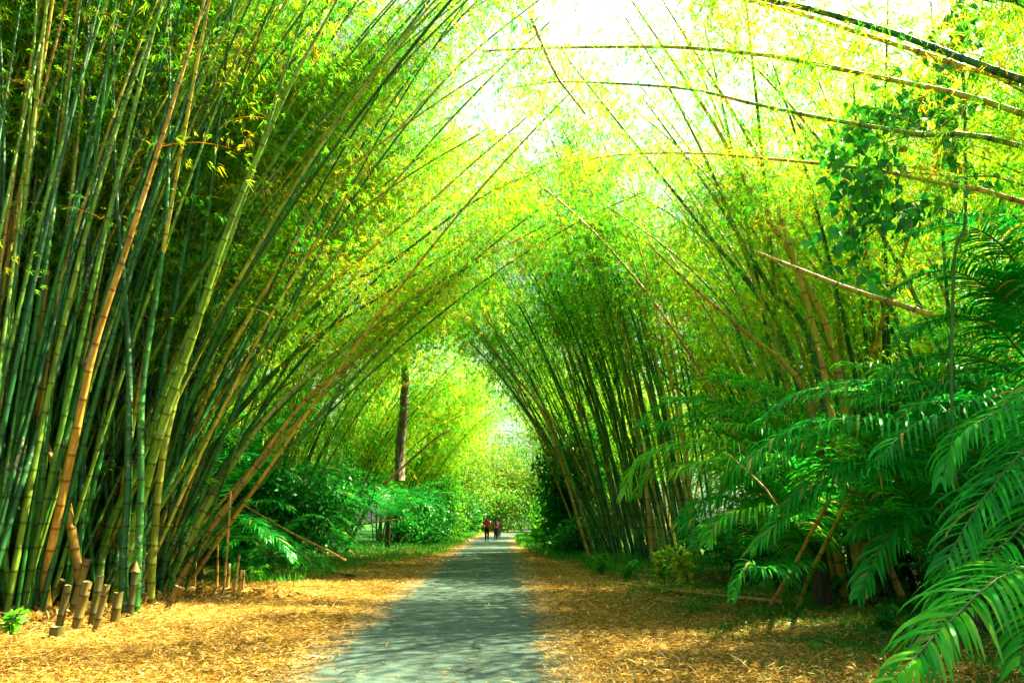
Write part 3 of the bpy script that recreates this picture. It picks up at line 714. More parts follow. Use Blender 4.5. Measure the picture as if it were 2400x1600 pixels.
def arcf(root, a, b, lift, Y0, Y1, ll, tb, n=5):
    t = np.linspace(0, 1, n); pts = [(a[0] + (b[0] - a[0]) * k, a[1] + (b[1] - a[1]) * k ** 1.5 - lift * math.sin(math.pi * k ** .8)) for k in t]
    hf(root, pts, Y0, Y1, ll, 46, w=.017, droop=rng.uniform(.8, 1.2), tb=tb, seg=4)
for a in [
 (pc, (1900, 1090), (1640, 1000), 60, 13.0, 12.2, .62, .7), (pc, (1940, 1060), (1720, 960), 50, 13.4, 12.8, .62, .85), (pc, (1880, 1130), (1690, 1120), 60, 12.4, 11.6, .6, .8),
 (pc, (1930, 1020), (1800, 900), 40, 13.8, 13.4, .6, .9), (pc, (1840, 1180), (1600, 1240), 70, 12.0, 11.4, .6, .5), (pc, (1800, 1060), (1490, 985), 30, 13.6, 13.2, .6, .45),
 (pb, (2150, 980), (1900, 930), 50, 10.8, 10.2, .66, .6), (pb, (2250, 960), (2050, 890), 50, 10.8, 10.4, .66, .4), (pb, (2060, 1060), (1800, 1100), 60, 9.8, 9.2, .6, .6),
 (pb, (2100, 1120), (1820, 1200), 60, 9.6, 9.0, .6, .35), (pb, (2300, 1020), (2130, 960), 60, 9.4, 9.0, .66, .3), (pb, (2200, 930), (1960, 850), 40, 11.5, 11, .6, .85),
 (pd, (2400, 930), (2160, 910), 60, 10.6, 9.8, .66, .3), (pd, (2420, 840), (2200, 800), 50, 11.6, 11, .66, .25), (pd, (2420, 700), (2230, 590), 40, 11.8, 11.2, .6, .2), (pd, (2410, 960), (2280, 940), 50, 9.8, 9.2, .6, .45),
 (pc, (1860, 1160), (1560, 1110), 70, 12.2, 11.5, .7, .9), (pc, (1820, 1030), (1560, 930), 50, 13.6, 13, .66, .9), (pc, (1900, 1010), (1690, 860), 40, 13.9, 13.5, .62, .9),
 (pb, (2050, 1180), (1760, 1290), 60, 9.4, 8.8, .55, .5), (pb, (2140, 1050), (1860, 1050), 60, 9.8, 9.2, .7, .5), (pb, (2240, 1000), (1990, 940), 60, 10.2, 9.6, .7, .55),
 (pd, (2380, 860), (2090, 760), 40, 12, 11.4, .6, .5), (pd, (2430, 620), (2300, 640), 50, 11, 10.6, .6, .15)]:
    arcf(*a)

PP = [proto_palm(41, 15, 3.6, .9, .55, 34, .35), proto_palm(42, 13, 3.0, .6, .5, 32, .5), proto_palm(43, 14, 4.2, 1.5, .6, 34, .3)]
pspots = [
 (0, -7.9, 18.8, .3, 1.05, 'low palm just right of the big left clump, behind the cut stakes'),
 (1, -6.6, 20.6, 1.1, .8, 'small palm with a bright leaf tip over the fallen poles at left'),
 (2, -9.0, 24.5, 2.2, 1.35, 'dark palm rising behind the slanting dry pole on the left'),
 (0, -8.9, 26.5, 4.0, 1.4, 'palm just left of the pale tree trunk'),
 (2, -10.6, 21, 5.1, 1.3, 'palm hidden among the leaning culms of the big clump'),
 (2, -6.6, 45, .9, 1.15, 'bluish palm right of the pale tree trunk beside the left verge'),
 (0, -6.2, 51, 1.9, 1.0, 'palm on the left verge shortly before the walkers'),
 (1, -5.8, 57, 3.1, 1.0, 'far palm on the left beside the walkers'),
 (2, 5.6, 60, 3.1, 1.0, 'far palm at the right of the path beyond the walkers'),
 (1, 4.3, 33, 1.0, .9, 'low palm under the dark bush on the right'),
 (0, 9.8, 9.0, 1.0, 1.0, 'palm at the right edge between the nearest palm and the tall one'),
 (2, 9.2, 12.6, 2.0, 1.0, 'palm in the dark behind the curtain of fronds'),
 (2, 8.7, 10.9, 1.4, 1.0, 'palm leaning out of the dark mass behind the nearest palm'),
 (0, 12.3, 10.2, 3.0, 1.5, 'tall filled out palm at the right edge behind the wispy one'),
 (2, 9.6, 17.5, 4.2, 1.5, 'big palm under the foot of the upper right bamboo'),
 (0, 7.4, 18.5, 1.3, 1.1, 'palm between the fan bamboo and the thick leaning culms'),
 (2, -9.8, 33.5, 2.7, 1.15, 'dark palm close left of the pale trunk, taller than its neighbours'),
 (1, -8.7, 28.5, 4.4, 1.25, 'bright palm in the left understory before the tree trunk'),
 (2, -6.3, 39.5, 5.0, .95, 'arching palm just right of the tree trunk, closest to the left verge'),
 (1, -9.8, 30, 2.0, 1.7, 'large palm left of the trunk behind the others'),
 (1, 7.9, 12.2, .2, .9, 'low palm in the dark hollow at the right'),
 (0, 8.4, 16.6, 3.3, .9, 'palm at the foot of the thick leaning culms'),
 (1, 6.0, 17.6, .8, .8, 'small palm behind the broad leaved sapling'),
 (2, -11.5, 24, .8, 1.1, 'palm deep in the left woods behind the dark one'),
]
usedp = set()
for k, x, y, rz, s, lb in pspots:
    if k not in usedp:
        usedp.add(k); o = PP[k]; o.location = (x, y, 0); o.rotation_euler = (0, 0, rz); o.scale = (s,) * 3; o['label'] = lb
    else: copy_thing(PP[k], (x, y, 0), rz, s, lb)

# ------------------------------------------------------------------ trees, bushes, vine
def broad_leaves(n, rng, ll, lw, pos, tint, geo, droop=.2):
    d = nrm(rng.normal(size=(n, 3)) * [1, 1, .6] + [0, 0, -.25]); l = ll * rng.uniform(.6, 1.2, n)
    v, f = leaf_quads(pos, d, l, l * lw / ll, rng, droop); geo.add(v, f, np.repeat(tint, 4))
def clumpy(n, rng, c, rad, k=24, spread=.32):
    """points gathered in uneven clusters through an ellipsoid"""
    cc = nrm(rng.normal(size=(k, 3))) * (rng.uniform(.15, 1, (k, 1)) ** .5) * rad + c
    q = rng.randint(0, k, n); sz = rng.uniform(.6, 1.3, k)[q][:, None] * spread
    return cc[q] + rng.normal(size=(n, 3)) * np.asarray(rad) * sz, rng.uniform(-.2, .2, k)[q]
def tree(name, label, cat, x, y, h, r, crown_c, crown_r, n, ll, lw, m, seed, group=None, tb=.5, lean=0, k=26):
    rng = np.random.RandomState(seed); root = thing(name, label, cat, (x, y, 0), group=group)
    z = np.linspace(-.1, h, 9); P = np.stack([lean * (z / h) ** 1.5 + .08 * np.sin(z), .06 * np.cos(z * 1.3), z], -1)
    g = Geo(); v, f, _ = tube(P, np.interp(z, [0, h * .08, h], [r * 1.5, r, r * .45]), 10); g.add(v, f)
    g.build('trunk', M['bark'], root, True)
    g = Geo()
    for i in range(7):
        b = samp(P, z - z[0], rng.uniform(.55, .98) * h)
        e = np.array(crown_c) + nrm(rng.normal(size=3)) * np.array(crown_r) * .75
        c = catmull([b, (b + e) / 2 + [0, 0, .08 * h], e], 9); v, f, _ = tube(c, np.linspace(r * .35, r * .06, len(c)), 6); g.add(v, f)
    g.build('limbs', M['bark'], root, True)
    g = Geo(); p, tv = clumpy(n, rng, np.array(crown_c, float), np.array(crown_r, float), k)
    broad_leaves(n, rng, ll, lw, p, np.clip(tb + tv + rng.uniform(-.2, .2, n), 0, 1), g); g.build('crown', M[m], root)
    return root
tree('tall_tree', 'tall tree with a pale grey trunk standing on the left verge', 'tree', *at(932, 1262, 35)[:2], 14, .30, (.5, 0, 12.5), (3.2, 3.2, 2.6), 9000, .22, .06, 'bright_leaf', 51, tb=.5)
FT = [(-6.5, 78, 15, .3, 0), (-1.5, 112, 17, .35, 0), (9, 92, 15, .3, 0), (17, 80, 16, .35, 1), (-15, 85, 17, .35, 1), (-9, 98, 15, .3, 1), (14, 112, 18, .4, 0), (5.5, 120, 16, .35, 1), (-20, 60, 16, .35, 0), (21, 58, 16, .3, 1), (-22, 40, 15, .3, 1), (25, 42, 15, .3, 0), (-28, 105, 20, .4, 0), (30, 100, 20, .4, 0), (-7.5,120,14,.3,1)]
fl = ['far sunlit tree left of the bend', 'far tree closing the view at the end of the path', 'far tree right of the bend', 'far tree in the right woods, first row', 'far tree in the left woods, first row', 'far tree left of the end of the path', 'far tall tree right of the end of the path', 'far tree behind the bend, slightly right', 'mid distance tree in the left woods', 'mid distance tree in the right woods', 'nearer tree deep in the left woods', 'nearer tree deep in the right woods', 'farthest big tree on the left', 'farthest big tree on the right', 'far low tree behind the bend, slightly left']
for (x, y, h, r, k), lb in zip(FT, fl):
    tree('forest_tree', lb + (', yellow green crown' if k == 0 else ', fresh green crown'), 'tree', x, y, h * .8, r, (0, 0, h * .55), (5.5, 4.5, h * .42), 19000, .32, .075, 'forest_leaf', 60 + int(x * 3 + y), 'trees closing the end of the path', .5 if k == 0 else .3, k=40)

def bush(name, label, cat, x, y, rad, n, ll, lw, m, seed, tb=.4, group=None, k=16):
    rng = np.random.RandomState(seed); root = thing(name, label, cat, (x, y, 0), group=group)
    rad = np.array(rad, float); g = Geo()
    for i in range(9):
        e = nrm(rng.normal(size=3)) * rad * .7 + [0, 0, rad[2]]; e[2] = max(e[2], rad[2] * .5)
        c = catmull([[0, 0, -.05], e * [.3, .3, .6], e], 8); v, f, _ = tube(c, np.linspace(.012 * rad[2] + .006, .003, len(c)), 5); g.add(v, f)
    g.build('stems', M['twig'], root, True)
    g = Geo(); p, tv = clumpy(n, rng, np.array([0, 0, rad[2]]), rad, k, .3); p[:, 2] = np.abs(p[:, 2])
    broad_leaves(n, rng, ll, lw, p, np.clip(tb + tv + rng.uniform(-.25, .25, n), 0, 1), g); g.build('leaves', M[m], root)
    return root
bush('dark_bush', 'big dark broad leaved bush at the left side of the green fan bamboo', 'bush', 3.3, 34, (1.5, 2.0, 2.7), 12000, .24, .08, 'broad_leaf', 71, .25)
bush('dark_bush', 'low dark bush at the foot of the green fan bamboo, path side', 'bush', 3.5, 30.5, (1.1, 1.5, .7), 3500, .2, .06, 'broad_leaf', 72, .35)
bush('shrub', 'leafy shrub on the right verge beyond the dark bush', 'bush', 3.2, 46, (1.2, 4, 1.2), 5000, .25, .08, 'light_leaf', 73, .3)
bush('shrub', 'tall leafy shrub on the left verge near the walkers', 'bush', -4.6, 52, (1.6, 4, 2.2), 6000, .28, .08, 'light_leaf', 74, .35)
bush('shrub', 'fresh green thicket on the left verge under the bluish palm', 'bush', -4.6, 45.5, (1.8, 3.6, 1.4), 6000, .24, .07, 'broad_leaf', 75, .4)
bush('shrub', 'green thicket at the inside of the bend right of the walkers', 'bush', 5.5, 74, (2.5, 5, 2.4), 5000, .35, .1, 'light_leaf', 76, .4)
bush('shrub', 'sunlit thicket across the end of the path', 'bush', -1.5, 96, (6, 3, 2.6), 9000, .38, .11, 'forest_leaf', 77, .4)
bush('shrub', 'dark green thicket between the palms left of the pale trunk', 'bush', -7.8, 25, (1.6, 1.8, 1.6), 5000, .2, .06, 'broad_leaf', 78, .3)
bush('shrub', 'dark undergrowth behind the right palms', 'bush', 9.6, 14.6, (2.2, 1.5, 1.6), 6000, .22, .07, 'broad_leaf', 79, .1)
bush('shrub', 'dark undergrowth under the right fan bamboo', 'bush', 7.2, 19.5, (1.6, 1.4, .9), 4000, .2, .06, 'broad_leaf', 80, .15)

def sapling(label, px, py, h, n, seed, m='light_leaf', tb=.5, ll=.14, name='sapling'):
    rng = np.random.RandomState(seed); b = gnd(px, py); root = thing(name, label, 'plant', b, group='small plants at the edge of the litter')
    g = Geo(); lg = Geo()
    for i in range(rng.randint(3, 6)):
        e = np.array([rng.normal(0, .22) * h, rng.normal(0, .22) * h, h * rng.uniform(.6, 1)]); c = catmull([[0, 0, -.03], e * [.3, .3, .6], e], 9)
        v, f, _ = tube(c, np.linspace(.009, .003, len(c)), 5); g.add(v, f)
        q = rng.uniform(.25, 1, n); S = arc(c); p = samp(c, S, q * S[-1])
        d = nrm(rng.normal(size=(n, 3)) * [1, 1, .35] + [0, 0, .1]); l = ll * rng.uniform(.6, 1.2, n)
        v, f = leaf_quads(p, d, l, l * .26, rng, .3); lg.add(v, f, np.repeat(np.clip(tb + rng.uniform(-.3, .4, n), 0, 1), 4))
    g.build('stem', M['twig'], root, True); lg.build('leaves', M[m], root)
    return root
sapling('bright sapling with pale green leaves at the right edge of the litter', 1612, 1392, 1.2, 38, 91, tb=.85, ll=.19)
sapling('shorter leafy plant left of the bright sapling', 1552, 1385, .9, 34, 92, tb=.7, ll=.18)
sapling('low green plant under the fan bamboo, left of the saplings', 1470, 1368, .7, 34, 93, tb=.2)
sapling('low dark plant at the foot of the fan bamboo nearest the path', 1410, 1350, .7, 34, 94, tb=.15)
sapling('weedy plant between the stakes and the fallen poles', 600, 1370, .5, 22, 95, tb=.2)
sapling('round leaved plant beside the slanting dry pole', 700, 1318, .7, 16, 96, tb=.3)
sapling('small weed in the litter on the right, in front of the palms', 1905, 1540, .22, 16, 97, tb=.3, ll=.07)
sapling('small weed at the right edge of the litter', 1620, 1440, .22, 14, 98, tb=.3, ll=.08)
sapling('low green plant at the bottom left corner by the clump', 20, 1500, .4, 14, 99, tb=.3, ll=.16)
sapling('green seedling between the clump and the stakes', 415, 1415, .3, 8, 100, tb=.4, ll=.1)
sapling('leafy plant in the dark under the curtain of fronds', 1960, 1410, .6, 16, 101, m='broad_leaf', tb=.4, ll=.2)
sapling('low plant at the foot of the nearest palm', 2080, 1490, .5, 16, 102, m='broad_leaf', tb=.4, ll=.18)

bush('shrub', 'dark green thicket behind the left palms, under the leaning culms', 'bush', -11, 27, (2.5, 2.5, 2.2), 7000, .22, .07, 'broad_leaf', 81, .3)
bush('shrub', 'green thicket left of the pale trunk, at the back', 'bush', -9.5, 38, (2.2, 3.5, 2.2), 6500, .25, .07, 'broad_leaf', 82, .4)
bush('shrub', 'green thicket behind the cut stakes', 'bush', -11.5, 19, (1.6, 1.5, 1.5), 5000, .2, .06, 'broad_leaf', 83, .3)
bush('shrub', 'leafy thicket at the left behind the bamboo feet', 'bush', -14.5, 15.5, (2.0, 2.5, 2.0), 6000, .22, .07, 'broad_leaf', 84, .3)

bush('shrub', 'dark thicket closing the end of the path on the left', 'bush', -6, 84, (3.5, 3, 3.2), 8000, .34, .1, 'broad_leaf', 85, .35)
bush('shrub', 'dark thicket closing the end of the path on the right', 'bush', 9.5, 88, (4.5, 3, 3.2), 8000, .34, .1, 'broad_leaf', 86, .35)
bush('shrub', 'big green thicket far behind the bend', 'bush', 3, 112, (8, 3, 4.5), 12000, .42, .12, 'forest_leaf', 87, .45)

# vine with big dark leaves
rng = np.random.RandomState(33)
vroot = thing('climbing_vine', 'climbing vine with large dark green leaves hanging over the arching culms', 'vine', (7.3, 8.2, 0))
vb = np.array(vroot.location)
g = Geo()
v, f, _ = tube(catmull(poly([(2240,1150),(2230,900),(2238,600),(2262,520),(2262,300),(2255,100),(2262,-60)], 8.6, 8.4) - vb, 50), .022, 6); g.add(v, f)
for pl in ([(2262,250),(2200,300),(2090,330),(2000,360),(1950,410)], [(2262,440),(2180,400),(2060,390),(2010,430),(1990,520),(2010,600)], [(2262,90),(2240,60),(2230,30)], [(2240,500),(2150,470),(2080,520),(2010,570)]):
    v, f, _ = tube(catmull(poly(pl, 8.4, 8.3) - vb, 24), .010, 5); g.add(v, f)
g.build('stem', M['rachis'], vroot, True)
g = Geo()
clus = [(2262,60,40,50,20), (2230,140,60,50,22), (2240,210,50,50,16), (2120,240,60,30,20), (2060,265,60,30,20), (2160,280,60,50,18), (2000,320,40,30,16), (1965,370,30,30,12), (2010,420,40,30,18), (2050,400,40,40,14), (2000,470,40,30,14), (1990,560,50,30,14), (2080,520,60,30,16), (2150,490,40,20,10), (2000,640,30,30,7), (2240,350,30,40,8), (2290,420,40,30,6)]
for cx, cy_, sx, sy, n in clus:
    for i in range(int(n * 2.6)):
        p = at(rng.normal(cx, sx * .8), rng.normal(cy_, sy * .75), 8.35 + rng.normal(0, .25)) - vb
        d = nrm(np.array([rng.normal(0, .6), rng.normal(0, .4), -.7 + rng.normal(0, .35)])); s = nrm(np.cross(d, np.array([rng.normal(0, .5), 1, rng.normal(0, .5)])))
        n_ = np.cross(d, s); L_ = rng.uniform(.07, .22); W = L_ * rng.uniform(.3, .45)
        o = [(0, 0, 0), (.12, .75, .1), (.35, 1, .12), (.7, .62, .05), (1, 0, -.15), (.7, -.62, .05), (.35, -1, .12), (.12, -.75, .1)]
        V = np.array([p + d * a * L_ + s * b * W + n_ * c * L_ for a, b, c in o])
        F = [(0, 1, 2, 4), (2, 3, 4, 4), (0, 4, 6, 7), (4, 5, 6, 6)]
        g.add(V, F, np.clip(rng.uniform(.0, .95), 0, 1))
g.build('leaves', M['broad_leaf'], vroot)

# ------------------------------------------------------------------ poles, logs, stumps
def gpole(label, a, b, r0, r1, tn, za=.06, zb=.06, m='dry_culm', name='fallen_bamboo_pole', group='fallen bamboo poles'):
    A, B = gnd(*a), gnd(*b); A[2] = za + gh(A[0], A[1]); B[2] = zb + gh(B[0], B[1])
    mid = (A + B) / 2 + [0, .03, -.02]
    return pole(name, label, None, 0, 0, r0, r1, tn, m, 'pole', group, [A, mid, B])
gpole('long pale fallen pole along the right edge of the litter below the sapling', (1455,1378), (1835,1424), .03, .04, .3)
gpole('pale fallen pole lying on the ground left of the path', (655,1322), (805,1312), .04, .03, .7)
gpole('dark fallen pole lying nearest the path on the left', (660,1334), (832,1356), .05, .04, .2, m='culm')
gpole('thin fallen pole behind the pale one at left', (690,1306), (850,1305), .03, .02, .4)
gpole('thin green culm lying across the left verge by the pale trunk', (838,1262), (1000,1272), .03, .02, .3, m='culm', za=.25)
gpole('crooked fallen branch on the right verge under the fan bamboo', (1295,1288), (1440,1272), .05, .03, .8, zb=.25)
gpole('short fallen branch beside the crooked one on the right verge', (1270,1284), (1345,1296), .03, .02, .6)
pole('slanting_dry_pole', 'orange dry pole slanting from the left palms down to the ground', [(560,1178),(690,1252),(760,1285),(810,1312)], 21, 18.6, .035, .025, .9, 'dry_culm')
pole('slanting_dry_pole', 'long orange dry pole slanting up in front of the pale trunk', [(898,1135),(960,1080),(1010,1035),(1056,1004)], 27, 29, .055, .04, .9, 'dry_culm')
pole('slanting_dry_pole', 'thin pale stick lying level before the pale trunk', [(830,1230),(890,1222),(950,1213)], 27, 28, .03, .02, 1.0, 'dry_culm')
for lb, pts, Y0, Y1, r, tn in [
  ('brown pole propped in the dark hollow, left of the crossing pair', [(1800,1428),(1850,1346),(1896,1259),(1945,1170)], None, 10.2, .033, .8),
  ('greenish brown pole propped in the dark hollow, right of the crossing pair', [(1868,1432),(1896,1351),(1945,1255),(2000,1145)], None, 10.4, .038, .62),
  ('thin stick crossing behind the propped poles', [(1830,1200),(1790,1140),(1700,1058)], 10.8, 11.4, .016, .8)]:
    if Y0 is None: Y0 = gnd(*pts[0])[1]
    pole('propped_pole', lb, pts, Y0, Y1, r, r * .85, tn, 'dry_culm' if tn > .75 else 'culm')

def stump(label, px, py, h, r, tn, lean=(0, 0), name='bamboo_stump', group='cut bamboo stumps round the big clump'):
    r *= .72; h *= .74; tn *= .75; b = gnd(px, py); g = Geo(); top = np.array([lean[0], lean[1], h]); n = 12
    z = [0, .02]; s = [1.1, 1.0]; nd = [0, 0]
    q = .22
    while q < h - .08: z += [q - .02, q, q + .02]; s += [1, 1.15, 1]; nd += [.3, 1, .3]; q += .3
    z.append(h); s.append(1); nd.append(0)
    z = np.array(z); C = top[None] * (z / h)[:, None]; C[0, 2] = -.08
    v, f, n2 = tube(C, np.array(s) * r, n, cap=False, node=np.array(nd)); g.add(v, f, tn, n2)
    a = np.arange(n) * 2 * math.pi / n
    k = len(v) - n; o = v[k:]; c = o.mean(0)
    jag = np.array([0, 0, 1.0]) * (np.sin(a * 2 + px) * r * .18)[:, None]
    top_o = o + jag; inn = c + (o - c) * .84 + jag; low = c + (o - c) * .82 - [0, 0, .12]
    V = np.vstack([o, top_o, inn, low, c[None] - [0, 0, .12]]); j = np.arange(n); j2 = (j + 1) % n
    F = np.vstack([np.stack([j + n * t, j2 + n * t, j2 + n * (t + 1), j + n * (t + 1)], -1) for t in range(3)] + [np.stack([j + 3 * n, j2 + 3 * n, np.full(n, 4 * n), np.full(n, 4 * n)], -1)])
    g.add(V, F, .45)
    o = g.build(name, M['old_culm'], None, True); o.location = b
    return tag(o, label, 'stump', group)
for a in [
 ('leaning pale stump with a split top at the left foot of the clump', 98, 1440, .75, .075, .75, (.25, 0)),
 ('dark cut stump third from the left in the front row', 135, 1480, .85, .07, .3, (.05, 0)),
 ('short fat mossy stump nearest the bottom left corner', 130, 1507, .28, .13, .3),
 ('tall brown stump with a broken top behind the front row', 165, 1450, 1.25, .085, .9, (.12, 0)),
 ('yellow brown cut stump in the front row', 173, 1488, .95, .085, .72, (.08, 0)),
 ('greenish cut stump just right of the yellow brown one', 213, 1475, 1.0, .075, .35, (.02, 0)),
 ('thin cut stump in front of the greenish one', 220, 1490, .9, .06, .6, (.08, 0)),
 ('short stump left of the paired green culms', 268, 1462, .62, .09, .5),
 ('cut stump leaning right at the right foot of the clump', 384, 1440, .62, .07, .72, (.18, 0)),
 ('dark stump behind the right leaning one', 408, 1428, .5, .06, .6, (.1, 0)),
 ('yellowish cut stump at the far left among dark culms', 45, 1432, .7, .065, .85),
 ('green stump capped with a brown pointed leaf sheath', 302, 1452, 1.0, .075, .15)]:
    stump(*a)
# pointed sheath resting on that stump
b = gnd(302, 1452); g = Geo(); n = 10; a = np.arange(n) * 2 * math.pi / n
V = .6 * np.vstack([np.stack([.13 * np.cos(a), .10 * np.sin(a), -.04 + .02 * np.sin(a * 3)], -1), np.stack([.06 * np.cos(a), .05 * np.sin(a), .10 + 0 * a], -1), [[.01, 0, .24]]])
j = np.arange(n); j2 = (j + 1) % n
g.add(V, np.vstack([np.stack([j, j2, j2 + n, j + n], -1), np.stack([j + n, j2 + n, np.full(n, 2 * n), np.full(n, 2 * n)], -1)]), .5)
o = g.build('leaf_sheath', M['dead_frond']); o.location = b + [0, 0, .755]; tag(o, 'brown pointed dry leaf sheath sitting on a green stump', 'dry sheath')
for i, (px, py, top, r, lb) in enumerate([(508,1388,1258,.028,'leftmost upright stake of the row right of the clump'), (523,1398,1150,.03,'tallest upright stake of the row, second from left'), (530,1392,1320,.04,'short thick stake in the middle of the row'), (545,1398,1300,.035,'slightly leaning stake just right of the short thick one'), (556,1408,1335,.032,'lowest stake near the right end of the row'), (566,1396,1335,.03,'rightmost stake of the row'), (455,1392,1250,.022,'lone thin stake between the clump and the row')]):
    b = gnd(px, py); t = at(px + (560 - py * .39 if i % 2 else 4) * 0 + [2, 18, 8, 16, 10, 6, 6][i], top, b[1]); P = np.array([b - [0, 0, .05], (b + t) / 2 + [.01, 0, 0], t])
    pole('upright_stake', lb, None, 0, 0, r, r * .8, .8 + .03 * i, 'dry_culm', 'stake', 'thin upright stakes right of the big clump', P)

# ------------------------------------------------------------------ litter and grass
rng = np.random.RandomState(77)
def scatter_litter(n, geo):
    Y = 4.5 + 32 * rng.uniform(0, 1, n) ** 1.9; X = rng.uniform(-1, 1, n) * (3.0 + Y * .62) + .2
    d = np.abs(X - xc(Y)); keep = rng.uniform(0, 1, n) < np.where(d < 1.15, .016, np.clip((d - 1.0) / .75, .0, 1))
    keep &= ~((X > 6.5) & (rng.uniform(0, 1, n) < .6))
    X, Y = X[keep], Y[keep]; n = len(X)
    a = rng.uniform(0, 2 * math.pi, n); tl = rng.normal(0, .22, n)
    dr = np.stack([np.cos(a) * np.cos(tl), np.sin(a) * np.cos(tl), np.sin(tl)], -1)
    b = np.stack([X, Y, gh(X, Y) + .006 + rng.uniform(0, .03, n) * (np.abs(X - xc(Y)) > 1.5)], -1)
    l = rng.uniform(.04, .15, n) * np.where(rng.uniform(0, 1, n) < .05, 2.0, 1.0); w = rng.uniform(.004, .009, n)
    s = nrm(np.cross(dr, np.array([0, 0, 1.0]) + rng.normal(0, .35, (n, 3))))
    mid = b + dr * (l * .5)[:, None] + np.array([0, 0, 1.0]) * (l * rng.uniform(0, .12, n))[:, None]
    tip = b + dr * l[:, None]; b[:, 2] = np.maximum(b[:, 2], .005); tip[:, 2] = np.maximum(tip[:, 2], .005)
    V = np.stack([b, mid + s * w[:, None], tip, mid - s * w[:, None]], 1).reshape(-1, 3)
    V[:, 2] = np.maximum(V[:, 2], .005)
    pt = .22 * np.sin(X * 1.1 + 2 * np.sin(Y * .6)) * np.sin(Y * 1.4 + X * .5); t = np.where(rng.uniform(0, 1, n) < .15, rng.uniform(.8, 1, n), np.clip(rng.uniform(0, .8, n) + pt, 0, 1))
    geo.add(V, np.arange(n * 4).reshape(-1, 4), np.repeat(t, 4))
g = Geo(); scatter_litter(360000, g); o = stuff(g.build('leaf_litter', M['dry_leaf']))
def grass_patch(n, sampler, hmin, hmax, name, m='grass_blade', tb=.35):
    g = Geo(); X, Y = sampler(n); n = len(X)
    a = rng.uniform(0, 6.283, n); h = rng.uniform(hmin, hmax, n); ln = rng.uniform(.15, .7, n)
    b = np.stack([X, Y, gh(X, Y) - .01], -1); t = b + np.stack([np.cos(a) * ln * h, np.sin(a) * ln * h, h], -1)
    s = np.stack([-np.sin(a), np.cos(a), 0 * a], -1) * (.006 + .02 * h)[:, None]
    m_ = (b + t) / 2 + [0, 0, .05] * h[:, None]
    g.add(np.stack([b, m_ + s, t, m_ - s], 1).reshape(-1, 3), np.arange(n * 4).reshape(-1, 4), np.repeat(np.clip(tb + rng.normal(0, .2, n), 0, 1), 4))
    return stuff(g.build(name, M[m]))
def samp_left(n):
    Y = rng.uniform(17, 75, n); X = xc(Y) - 1.7 - rng.gamma(1.8, 1.5, n) - 2.2 * ss(34, 18, Y)
    k = (np.sin(X * 1.9) * np.sin(Y * .8) + rng.normal(0, .6, n)) > -.35; return X[k], Y[k]
def samp_right(n):
    Y = rng.uniform(20, 75, n); X = xc(Y) + 1.7 + rng.gamma(1.8, 1.4, n) + 1.6 * ss(40, 18, Y)
    k = (np.sin(X * 1.9) * np.sin(Y * .8) + rng.normal(0, .6, n)) > -.35; return X[k], Y[k]
grass_patch(26000, samp_left, .05, .3, 'verge_grass')
grass_patch(26000, samp_right, .06, .4, 'verge_grass')
def samp_weeds(n):
    X = rng.uniform(1.8, 8.5, n); Y = rng.uniform(6.5, 17, n)
    p = ss(2.2, 5.5, X + .12 * (Y - 9)) * .9; k = (rng.uniform(0, 1, n) < p) & ((np.sin(X * 3.1 + 1) * np.sin(Y * 2.3) + rng.normal(0, .4, n)) > .1); return X[k], Y[k]
grass_patch(70000, samp_weeds, .03, .12, 'low_weeds', tb=.2)

def husks(n):
    g = Geo(); u = rng.uniform(0, 1, n); A = gnd(-100, 1500); B = gnd(440, 1402); P = A[None] * (1 - u[:, None]) + B[None] * u[:, None]
    P = P + np.stack([-rng.gamma(1.5, .5, n) + .35, rng.normal(0, .35, n), 0 * u], -1); P[:, 2] = rng.uniform(0, .10, n)
    k = n // 5; q = gnd(540, 1395); P[:k] = q + rng.normal(0, 1, (k, 3)) * [.5, .35, 0] + [0, 0, .03]
    d = nrm(rng.normal(size=(n, 3)) * [1, 1, .45] + [0, 0, .15]); l = rng.uniform(.10, .38, n)
    v, f = leaf_quads(P, d, l, l * rng.uniform(.04, .13, n), rng, .25); v[:, 2] = np.maximum(v[:, 2], .01)
    g.add(v, f, np.repeat(rng.uniform(0, .9, n), 4)); return stuff(g.build('dry_husks', M['dry_leaf']))
husks(5200)

# ------------------------------------------------------------------ people
def skin(name, verts, edges, radii, m, parent, sub=2):
    me = bpy.data.meshes.new(name); me.from_pydata([tuple(v) for v in verts], edges, []); me.materials.append(m)
    o = bpy.data.objects.new(name, me); col.objects.link(o)
    md = o.modifiers.new('skin', 'SKIN'); md.use_smooth_shade = True
    lay = me.skin_vertices[0] if me.skin_vertices else None
    if lay is None:
        bpy.context.view_layer.objects.active = o; bpy.ops.mesh.customdata_skin_add(); lay = me.skin_vertices[0]
    for i, r in enumerate(radii):
        rr = r if isinstance(r, tuple) else (r, r); lay.data[i].radius = rr; lay.data[i].use_root = (i == 0)
    s = o.modifiers.new('subsurf', 'SUBSURF'); s.levels = sub; s.render_levels = sub
    if parent is not None: o.parent = parent
    return o
M['dark_skin'] = simple('dark_skin', (.06, .03, .018), .5); M['black_cloth'] = simple('black_cloth', (.012, .012, .016), .9)
M['black_hair'] = simple('black_hair', (.008, .007, .007), .6); M['grey_cloth'] = simple('grey_cloth', (.10, .12, .15), .9)
M['shoe_dark'] = simple('shoe_dark', (.03, .05, .07), .6); M['shoe_red'] = simple('shoe_red', (.7, .04, .03), .6); M['sole'] = simple('sole', (.7, .7, .7), .6)
